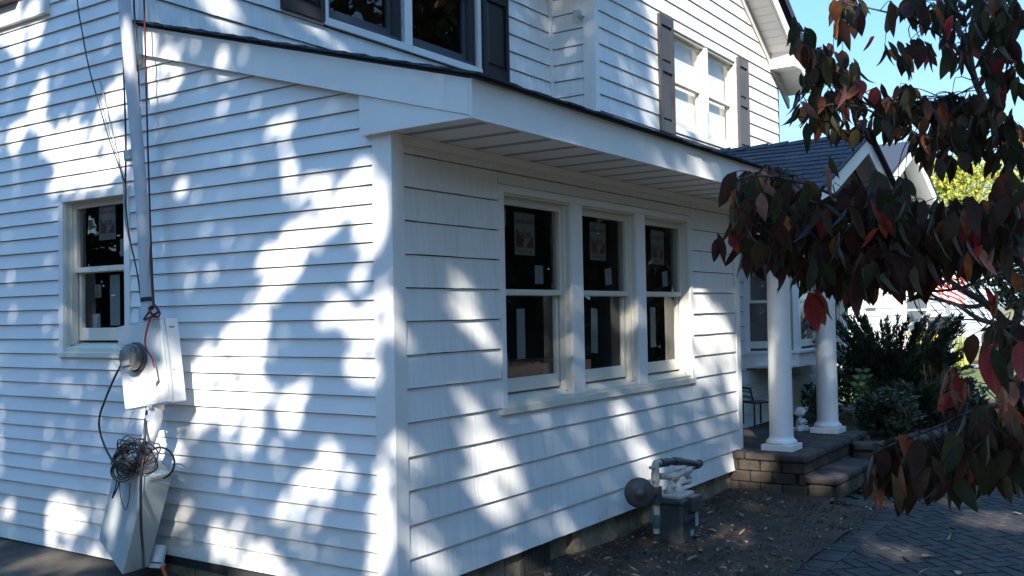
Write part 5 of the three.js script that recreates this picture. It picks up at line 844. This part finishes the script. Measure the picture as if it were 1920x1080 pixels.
// a smaller many-branched tree further back
{
  const r = rngOf(303), g = thing('ornamental_tree', 'small bare branched ornamental tree at the right edge in front of the lawn', 'tree'), D = 11, A = (x, y, d = D) => at(x, y, d);
  const foot = A(1890, 800); foot.y = 0;
  mesh('trunk', limb([foot, A(1888, 740), A(1890, 680), A(1898, 620)], 0.07, 0.062, 14, 9), bark, g);
  const br = (pts, a, b) => mesh('branch', limb(pts.map(([x, y, d]) => A(x, y, d)), a * 1.75, b * 1.75, 22, 7), bark, g);
  br([[1898, 640], [1880, 600], [1850, 570], [1800, 540], [1760, 510], [1720, 480]], 0.034, 0.008);
  br([[1898, 620], [1910, 585], [1900, 560], [1870, 520], [1850, 480], [1840, 430]], 0.03, 0.007);
  br([[1890, 610], [1840, 600], [1790, 570], [1740, 560], [1700, 556]], 0.02, 0.004);
  br([[1850, 570], [1820, 575], [1760, 560], [1700, 520]], 0.016, 0.004);
  br([[1870, 590], [1830, 540], [1810, 500], [1800, 460]], 0.014, 0.004);
  br([[1910, 590], [1930, 540], [1915, 490], [1890, 440]], 0.018, 0.005);
  br([[1900, 560], [1880, 545], [1860, 510], [1830, 490]], 0.01, 0.003);
  br([[1800, 540], [1790, 510], [1770, 490], [1740, 480]], 0.008, 0.002);
  br([[1840, 600], [1800, 600], [1760, 610]], 0.007, 0.002);
  br([[1870, 520], [1890, 490], [1905, 450]], 0.008, 0.002);
  const tw = [];
  for (let k = 0; k < 60; k++) { const x = 1700 + r() * 220, y = 470 + r() * 120, d = D + (r() - 0.5) * 0.6; tw.push(limb([A(x + 40, y + 30, d), A(x + 18, y + 8, d), A(x + 10 - r() * 30, y - 20 - r() * 20, d)], 0.007, 0.0025, 5, 4)); }
  mesh('twig', tw, bark, g, 'stuff');
  const cl = [[1890, 545, 30, 40, 420], [1800, 520, 60, 30, 160], [1850, 500, 60, 40, 200], [1740, 520, 30, 30, 60], [1915, 500, 20, 50, 200]];
  const tot = []; cl.forEach(([x, y, a, b, n]) => { for (let k = 0; k < n; k++) { const t = r() * 6.28, q = Math.sqrt(r()); tot.push(A(x + a * q * Math.cos(t), y + b * q * Math.sin(t), D + (r() - 0.5) * 0.7)); } });
  leaves('foliage', tot.length, g, leafy(), quadLeaf, (i) => ({ p: tot[i], s: 0.05 + 0.045 * r(), q: turned(r), c: lin(0.05 + 0.03 * r(), 0.06, 0.025) }));
  base(g, foot.x, 0, foot.z);
}
// ------------------------------------------------------------------ the big shade trees across the drive, whose gaps let spots of sun through to the house
{
  const e1 = V(SUN.z, 0, -SUN.x).normalize(); if (e1.x < 0) e1.negate();
  const e2 = V(0, 1, 0).addScaledVector(SUN, -SUN.y).normalize();
  const A0 = -6.5, A1 = 6.5, B0 = -1.5, B1 = 10, RES = 0.04, NX = Math.ceil((A1 - A0) / RES), NY = Math.ceil((B1 - B0) / RES), open = new Float32Array(NX * NY);
  function fill(poly, w) {
    const q = poly.map((p) => [p.dot(e1), p.dot(e2)]), a0 = Math.min(...q.map((p) => p[0])), a1 = Math.max(...q.map((p) => p[0])), b0 = Math.min(...q.map((p) => p[1])), b1 = Math.max(...q.map((p) => p[1]));
    for (let j = Math.max(0, Math.floor((b0 - B0) / RES)); j <= Math.min(NY - 1, (b1 - B0) / RES); j++) for (let i = Math.max(0, Math.floor((a0 - A0) / RES)); i <= Math.min(NX - 1, (a1 - A0) / RES); i++) {
      const a = A0 + (i + 0.5) * RES, b = B0 + (j + 0.5) * RES; let inn = false;
      for (let k = 0, m = q.length - 1; k < q.length; m = k++) if ((q[k][1] > b) !== (q[m][1] > b) && a < (q[m][0] - q[k][0]) * (b - q[k][1]) / (q[m][1] - q[k][1]) + q[k][0]) inn = !inn;
      if (inn && w >= 0.28) open[j * NX + i] = Math.max(open[j * NX + i], w);
    }
  }
  const surf = { L: (x, y) => onPlane(x, y, 'x', -0.01), F: (x, y) => onPlane(x, y, 'z', 0.01), B: (x, y) => onPlane(x, y, 'x', -0.27), U: (x, y) => onPlane(x, y, 'z', -2.09), R: (x, y) => onPlane(x, y, 'z', -1.56), G: (x, y) => onPlane(x, y, 'y', 0.03), P: (x, y) => onPlane(x, y, 'y', 0.37), S: (x, y) => onPlane(x, y, 'x', 4.62), E: (x, y) => onPlane(x, y, 'z', 0.585), T: (x, y) => at(x, y, 2.75), J: (x, y) => onPlane(x, y, 'z', 0.5) };
  const spots = (key, k, ox, oy, rows) => { for (const [w, cx, cy, rx, ry, rt = 0] of rows) { const c = Math.cos(rt / 57.3), s = Math.sin(rt / 57.3), poly = []; for (let i = 0; i < 20; i++) { const t = i / 20 * 6.283, wob = 1 + 0.13 * Math.sin(3 * t + cx) + 0.08 * Math.sin(5 * t + cy), x = rx * wob * Math.cos(t), y = ry * wob * Math.sin(t); poly.push(surf[key](ox + k * (cx + x * c - y * s), oy + k * (cy + x * s + y * c))); } fill(poly, w); } };
  spots('L', 0.5, 0, 0, [[1, 45, 150, 32, 62, 20], [1, 115, 140, 20, 78, 12], [1, 40, 85, 60, 18, -25], [0.9, 280, 170, 22, 46, 10], [0.45, 215, 250, 18, 80, 10], [0.9, 385, 15, 34, 20], [0.85, 150, 345, 17, 72, 20], [1, 100, 500, 72, 74], [0.75, 88, 640, 38, 60], [0.45, 60, 740, 20, 60, 10], [0.75, 70, 930, 22, 52]]);
  spots('L', 0.5, 0, 0, [[1, 330, 560, 124, 100], [1, 420, 420, 44, 120, 12], [1, 290, 640, 80, 60], [1, 410, 630, 70, 74], [1, 250, 540, 52, 60], [0.8, 450, 300, 22, 70], [1, 545, 275, 30, 90], [0.9, 566, 375, 24, 40], [0.85, 632, 285, 44, 70]]);
  spots('L', 0.5, 0, 0, [[0.9, 725, 172, 36, 46], [0.85, 870, 230, 34, 52], [0.7, 965, 212, 25, 34], [0.6, 852, 330, 34, 60], [0.35, 820, 415, 28, 60], [0.85, 655, 705, 27, 44], [0.55, 850, 690, 50, 42, -30], [0.6, 588, 760, 15, 60], [0.3, 1180, 235, 20, 24]]);
  spots('L', 0.5, 0, 0, [[1, 1078, 480, 38, 48], [0.8, 1040, 560, 48, 58, -30], [0.5, 1012, 650, 28, 58], [1, 1160, 700, 88, 56], [1, 1345, 690, 52, 66], [1, 1372, 880, 52, 160], [1, 1300, 790, 90, 70], [1, 1105, 930, 116, 56, -35], [1, 1040, 1030, 88, 66], [0.9, 1205, 830, 60, 56], [1, 1412, 760, 34, 120], [0.75, 900, 1060, 40, 26], [0.8, 1560, 340, 36, 70], [0.9, 1640, 420, 40, 78]]);
  spots('L', 0.5, 0, 540, [[0.5, 75, 130, 24, 50], [0.8, 85, 300, 28, 54], [0.3, 310, 330, 16, 30], [0.4, 15, 365, 40, 40], [0.85, 30, 855, 34, 46], [0.55, 88, 790, 34, 38], [0.9, 215, 925, 50, 36], [0.45, 225, 820, 25, 50], [0.45, 310, 790, 30, 58], [0.55, 415, 320, 36, 50], [0.45, 515, 520, 20, 40], [0.4, 340, 950, 26, 30]]);
  spots('L', 0.5, 0, 540, [[1, 840, 300, 150, 118], [1, 900, 170, 110, 58, -30], [0.8, 965, 90, 70, 58, -40], [1, 825, 450, 124, 70], [1, 922, 520, 56, 80], [0.75, 1010, 50, 84, 44, -20], [0.9, 680, 640, 48, 48], [1, 640, 590, 40, 40], [0.85, 735, 560, 56, 28], [0.75, 672, 860, 52, 76], [0.6, 690, 760, 40, 56]]);
  spots('L', 0.5, 0, 540, [[1, 1100, 402, 58, 50], [1, 1350, 290, 56, 86], [1, 1300, 90, 96, 46], [1, 1400, 140, 50, 58], [1, 1442, 60, 36, 120], [0.7, 1230, 560, 56, 58, -30], [1, 1235, 690, 84, 76], [1, 1150, 800, 86, 56], [0.9, 1140, 872, 48, 46], [0.8, 1255, 770, 46, 58], [0.45, 1060, 600, 28, 30], [0.45, 840, 680, 48, 50], [0.3, 1000, 700, 40, 60]]);
  spots('L', 0.5, 0, 540, [[1, 1000, 1000, 88, 78], [0.85, 882, 960, 66, 78, -20], [0.75, 870, 870, 56, 48], [0.75, 1230, 1040, 36, 58], [1, 1450, 600, 32, 108], [1, 1442, 880, 52, 118], [0.75, 1400, 880, 38, 78], [0.5, 1440, 330, 28, 50], [1, 1432, 1020, 40, 76]]);
  spots('B', 0.5, 0, 540, [[1, 545, 395, 88, 50], [0.6, 560, 240, 26, 60], [0.8, 425, 850, 42, 110], [0.7, 520, 1025, 40, 36], [0.9, 560, 540, 34, 60]]);
  spots('U', 0.5, 0, 0, [[1, 840, 60, 76, 44, 40], [0.9, 1240, 155, 96, 36, 33], [0.5, 760, 20, 40, 24]]);
  spots('F', 0.537, 680, 500, [[1, 385, 135, 72, 62], [1, 425, 232, 52, 48], [0.75, 465, 300, 24, 50], [1, 340, 455, 52, 34, 50], [1, 380, 560, 46, 46], [1, 420, 640, 66, 64, 30], [1, 432, 755, 80, 66, 30], [0.65, 522, 660, 36, 56], [0.9, 475, 850, 56, 40], [1, 185, 720, 27, 58], [0.9, 195, 830, 28, 58], [1, 215, 950, 28, 68], [1, 250, 1050, 42, 48], [0.3, 400, 30, 60, 30]]);
  spots('F', 0.537, 680, 500, [[0.9, 650, 840, 32, 48], [0.75, 682, 900, 46, 38], [0.35, 770, 850, 46, 46], [0.9, 525, 985, 38, 36], [0.85, 520, 1050, 56, 34], [0.6, 750, 975, 58, 44], [1, 930, 590, 24, 50, -18], [1, 965, 680, 34, 76, -20], [0.65, 732, 500, 28, 36], [0.4, 755, 555, 40, 30], [0.3, 630, 560, 50, 36]]);
  spots('F', 0.537, 680, 500, [[0.9, 722, 150, 26, 60], [0.85, 700, 400, 60, 26], [0.5, 745, 260, 34, 90], [0.9, 940, 150, 34, 66], [0.75, 932, 260, 28, 48], [0.65, 950, 380, 40, 36], [0.6, 820, 420, 50, 20], [1, 1110, 200, 54, 108], [0.75, 1100, 340, 56, 40], [1, 1190, 170, 36, 62, -35], [1, 1205, 275, 62, 58], [1, 1180, 330, 46, 46], [0.6, 1250, 480, 24, 62, -30], [0.55, 1170, 440, 40, 38], [1, 1290, 350, 22, 128], [0.75, 1310, 500, 14, 60], [0.75, 1000, 450, 46, 28], [0.5, 1060, 550, 24, 68, -35], [0.45, 1140, 600, 26, 74, -35], [0.4, 1210, 560, 24, 60, -35]]);
  spots('G', 1, 0, 0, [[1, 1382, 1005, 28, 12], [0.8, 1277, 1032, 22, 8], [1, 1796, 938, 30, 9], [1, 1838, 973, 36, 11], [1, 1906, 976, 26, 14], [1, 1666, 1027, 38, 10], [0.9, 1663, 950, 26, 8], [0.8, 1669, 929, 20, 6], [0.7, 1720, 955, 22, 6], [0.35, 1600, 995, 30, 8], [0.6, 1905, 1030, 25, 10], [0.5, 1470, 938, 24, 6], [0.35, 1400, 950, 20, 6], [0.8, 70, 1036, 80, 9], [1, 175, 1024, 60, 9], [1, 120, 1066, 90, 10], [0.7, 1560, 1010, 12, 5], [0.8, 1850, 905, 20, 6]]);
  spots('P', 1, 0, 0, [[1, 1408, 812, 22, 6], [0.6, 1545, 853, 20, 4], [0.5, 1575, 870, 26, 5]]);
  spots('S', 1, 0, 0, [[1, 1396, 868, 15, 38], [1, 1462, 884, 15, 24], [0.85, 1440, 906, 30, 7], [1, 1525, 888, 42, 14], [1, 1582, 885, 10, 26], [0.7, 1520, 910, 30, 12]]);
  spots('J', 1, 0, 0, [[0.5, 1466, 660, 12, 26], [0.45, 1466, 690, 10, 22], [0.5, 1474, 780, 9, 40]]);
  spots('E', 1, 0, 0, [[0.6, 1042, 250, 46, 13], [0.6, 1182, 287, 52, 15], [0.9, 1316, 318, 36, 20], [0.4, 945, 220, 30, 12]]);
  spots('R', 1, 0, 0, [[1, 1400, 120, 150, 190], [1, 1330, 250, 80, 60], [1, 1260, 170, 34, 120], [0.8, 1214, 205, 16, 64, -18], [0.6, 1168, 115, 10, 62, -18], [0.7, 1190, 180, 10, 60, -20], [1, 1470, 60, 90, 120]]);
  spots('T', 1, 0, 0, [[1, 1584, 176, 20, 16], [0.9, 1645, 85, 14, 14], [0.9, 1770, 108, 22, 18], [0.9, 1815, 98, 14, 12], [0.8, 1497, 215, 12, 16], [0.8, 1548, 330, 10, 22], [0.7, 1640, 375, 12, 12], [0.6, 1875, 560, 30, 16]]);
  spots('T', 1, 0, 0, [[1, 1700, 130, 14, 12], [1, 1530, 150, 12, 14], [0.9, 1620, 230, 14, 10], [1, 1745, 250, 12, 14], [1, 1850, 190, 16, 12], [0.9, 1780, 300, 12, 10], [1, 1440, 360, 10, 14], [0.9, 1700, 410, 12, 12], [1, 1890, 540, 16, 12], [0.9, 1860, 800, 14, 16]]);
  const geo = quadLeaf, oak = [[0.05, 0.075, 0.02], [0.065, 0.09, 0.022], [0.08, 0.085, 0.025], [0.1, 0.07, 0.025]];
  const grow = (label, seed, ac, bc, ra, rb, dist) => {
    const r = rngOf(seed), ctr = SUN.clone().multiplyScalar(dist).addScaledVector(e1, ac).addScaledVector(e2, bc);
    const g = thing('shade_tree', label, 'tree', [ctr.x, 0, ctr.z]);
    const loc = (a, b, c) => SUN.clone().multiplyScalar(c).addScaledVector(e1, a).addScaledVector(e2, b).sub(V(ctr.x, 0, ctr.z));
    const top = ctr.y;
    mesh('trunk', limb([V(0, -0.2, 0), V(0.1, top * 0.4, 0.05), V(-0.05, top * 0.75, 0), V(0, top, 0)], 0.32, 0.14, 14, 12), bark, g);
    const wob = fbmOf(seed + 5, 8, 3);
    const gap = (a0, b0) => { const a = a0 + 0.26 * (wob(a0 * 0.3, b0 * 0.3) - 0.5), b = b0 + 0.26 * (wob(a0 * 0.3 + 0.5, b0 * 0.3 + 0.37) - 0.5); const i = Math.floor((a - A0) / RES), j = Math.floor((b - B0) / RES); return i < 0 || j < 0 || i >= NX || j >= NY ? 0 : open[j * NX + i]; };
    const list = [], step = 0.082;
    for (let a = ac - ra; a < ac + ra; a += step) for (let b = bc - rb; b < bc + rb; b += step) {
      const u = (a - ac) / ra, v = (b - bc) / rb, d = Math.pow(Math.abs(u), 3) + Math.pow(Math.abs(v), 3); if (d > 1 - 0.1 * r()) continue;
      for (let k = 0; k < 3; k++) {
        const aa = a + (r() - 0.5) * step, bb = b + (r() - 0.5) * step;
        let w = gap(aa, bb); if (w === 0 || w >= 1) for (const [da, db] of [[0, 0], [0.04, 0], [-0.04, 0], [0, 0.04], [0, -0.04]]) w = Math.max(w, gap(aa + da, bb + db) >= 1 ? 1 : w);
        if (r() < (w >= 1 ? 0.955 : Math.pow(w, 1.15) * 0.95)) continue;
        list.push([aa, bb]);
      }
    }
    leaves('foliage', list.length, g, std([1, 1, 1], { roughness: 0.8, side: THREE.DoubleSide }), geo, (i) => { const [a, b] = list[i], c = oak[Math.floor(r() * 4)], br = 0.7 + 0.6 * r(), q = new THREE.Quaternion().setFromUnitVectors(V(0, 0, 1), SUN.clone().add(V(r() - 0.5, r() - 0.5, r() - 0.5).multiplyScalar(1.1)).normalize()).multiply(new THREE.Quaternion().setFromAxisAngle(V(0, 0, 1), r() * 6.28)); const cc = dist + (r() - 0.5) * 2.6 * Math.sqrt(Math.max(0.05, 1 - ((a - ac) / ra) ** 2)); const s = 0.15 + 0.03 * r(); return { p: loc(a, b, cc).addScaledVector(V(0, -0.5, 0).applyQuaternion(q), s), s, q, c: lin(c[0] * br, c[1] * br, c[2] * br) }; });
    return g;
  };
  grow('big leafy oak across the driveway, left of the two behind the viewer', 401, -3.0, 3.3, 3.6, 4.4, 12.5);
  grow('big leafy oak across the driveway, right of the two behind the viewer', 402, 2.6, 3.3, 3.4, 4.4, 13.5);
  // trees across the street and behind, mirrored in the window panes; some added to hold back sky light
  const back = (label, x, z, h, rad, seed) => { const g = thing('street_tree', label, 'tree', [x, 0, z]); mesh('trunk', limb([V(0, -0.2, 0), V(0.1, h * 0.4, 0), V(0, h, 0)], 0.3, 0.12, 8, 8), bark, g); crown(g, seed, [0, h, 0], rad, 40, 7500, 0.5, [[0.16, 0.10, 0.03], [0.13, 0.11, 0.03], [0.10, 0.08, 0.03], [0.18, 0.08, 0.025]]); };
  back('dense dark tree out of view to the right, nearest the walk', 11, 14, 4.6, [4.5, 4.6, 3.6], 501);
  back('dense dark tree out of view to the right, beyond the walk', 19, 13, 5.0, [4.5, 5.0, 3.6], 502);
  back('tall dark tree out of view behind the nearest one', 5.5, 19, 5.6, [4.5, 5.6, 3.6], 503);
  back('tall dark tree out of view across the street', 16, 24, 8.5, [6.5, 8.5, 4], 504);
  { const g = thing('evergreen_hedge', 'long tall dark hedge out of view across the walk, mirrored in the front windows', 'hedge', [18, 0, 11]), hr = rngOf(510), st = []; for (let k = 0; k < 24; k++) st.push(limb([V(-14 + k * 1.2, -0.1, 0), V(-14 + k * 1.2, 4.5, 0)], 0.06, 0.03, 3, 5)); mesh('stems', st, bark, g);
    leaves('foliage', 14000, g, std([1, 1, 1], { roughness: 0.8, side: THREE.DoubleSide }), quadLeaf, () => ({ p: V(-14 + 28 * hr(), 5.4 * Math.pow(hr(), 0.9) + 0.3 * Math.sin(hr() * 9), (hr() - 0.5) * 1.8), s: 0.32 + 0.2 * hr(), q: turned(hr), c: lin(0.018 + 0.012 * hr(), 0.03 + 0.015 * hr(), 0.012) })); }
  { const g = thing('evergreen_hedge', 'tall dark hedge out of view behind the house, mirrored in the small side window', 'hedge', [-13, 0, -18]), hr = rngOf(511), st = []; for (let k = 0; k < 18; k++) st.push(limb([V(-11 + k * 1.3, -0.1, 0), V(-11 + k * 1.3, 6, 0)], 0.08, 0.03, 3, 5)); mesh('stems', st, bark, g);
    leaves('foliage', 12000, g, std([1, 1, 1], { roughness: 0.8, side: THREE.DoubleSide }), quadLeaf, () => ({ p: V(-12 + 24 * hr(), 8 * Math.pow(hr(), 0.9), (hr() - 0.5) * 2.2), s: 0.42 + 0.25 * hr(), q: turned(hr), c: lin(0.014 + 0.01 * hr(), 0.02 + 0.012 * hr(), 0.012) })); }
  { const g = thing('added_hedge', 'tall russet hedgerow added out of view behind the viewer to block low sky light', 'hedge', [-21, 0, 9]), hr = rngOf(512), st = []; for (let k = 0; k < 26; k++) st.push(limb([V(0, -0.1, -24 + k * 2), V(0, 6, -24 + k * 2)], 0.12, 0.05, 3, 5)); mesh('stems', st, bark, g);  // added row that shuts out horizon sky and deepens the soffit shade
    leaves('foliage', 16000, g, std([1, 1, 1], { roughness: 0.8, side: THREE.DoubleSide }), quadLeaf, () => ({ p: V((hr() - 0.5) * 2.6, 7.2 * Math.pow(hr(), 0.9), -25 + 52 * hr()), s: 0.5 + 0.35 * hr(), q: turned(hr), c: lin(0.13 + 0.07 * hr(), 0.075 + 0.04 * hr(), 0.025) })); }
  { const g = thing('added_hedge', 'tall russet hedgerow added out of view beyond the front yard to block low sky light', 'hedge', [8, 0, 26]), hr = rngOf(513), st = []; for (let k = 0; k < 32; k++) st.push(limb([V(-30 + k * 2, -0.1, 0), V(-30 + k * 2, 6, 0)], 0.12, 0.05, 3, 5)); mesh('stems', st, bark, g);  // second added row, keeping low sky light off the front
    leaves('foliage', 19000, g, std([1, 1, 1], { roughness: 0.8, side: THREE.DoubleSide }), quadLeaf, () => ({ p: V(-31 + 64 * hr(), 9 * Math.pow(hr(), 0.9), (hr() - 0.5) * 2.6), s: 0.5 + 0.35 * hr(), q: turned(hr), c: lin(0.10 + 0.07 * hr(), 0.07 + 0.04 * hr(), 0.025) })); }
  back('broad dark tree added out of view opposite the triple window to block sky light', 3.5, 13.0, 8.6, [5.2, 8.4, 3.6], 507);  // this tree and the next two are added to shade the front from sky
  back('broad dark tree added out of view opposite the porch to block sky light', 12, 11.0, 9.0, [5.4, 8.8, 3.4], 508);
  back('broad dark tree added out of view past the front walk to block sky light', 21, 10.0, 8.2, [5.2, 8.0, 3.2], 509);
  back('dark tree out of view beside the driveway at the back', -13, -9, 4.5, [3.6, 4.5, 4.4], 505);
  back('dark tree out of view further along the driveway', -15, -17, 5, [4, 5, 5], 506);
}
renderer.render(scene, camera);
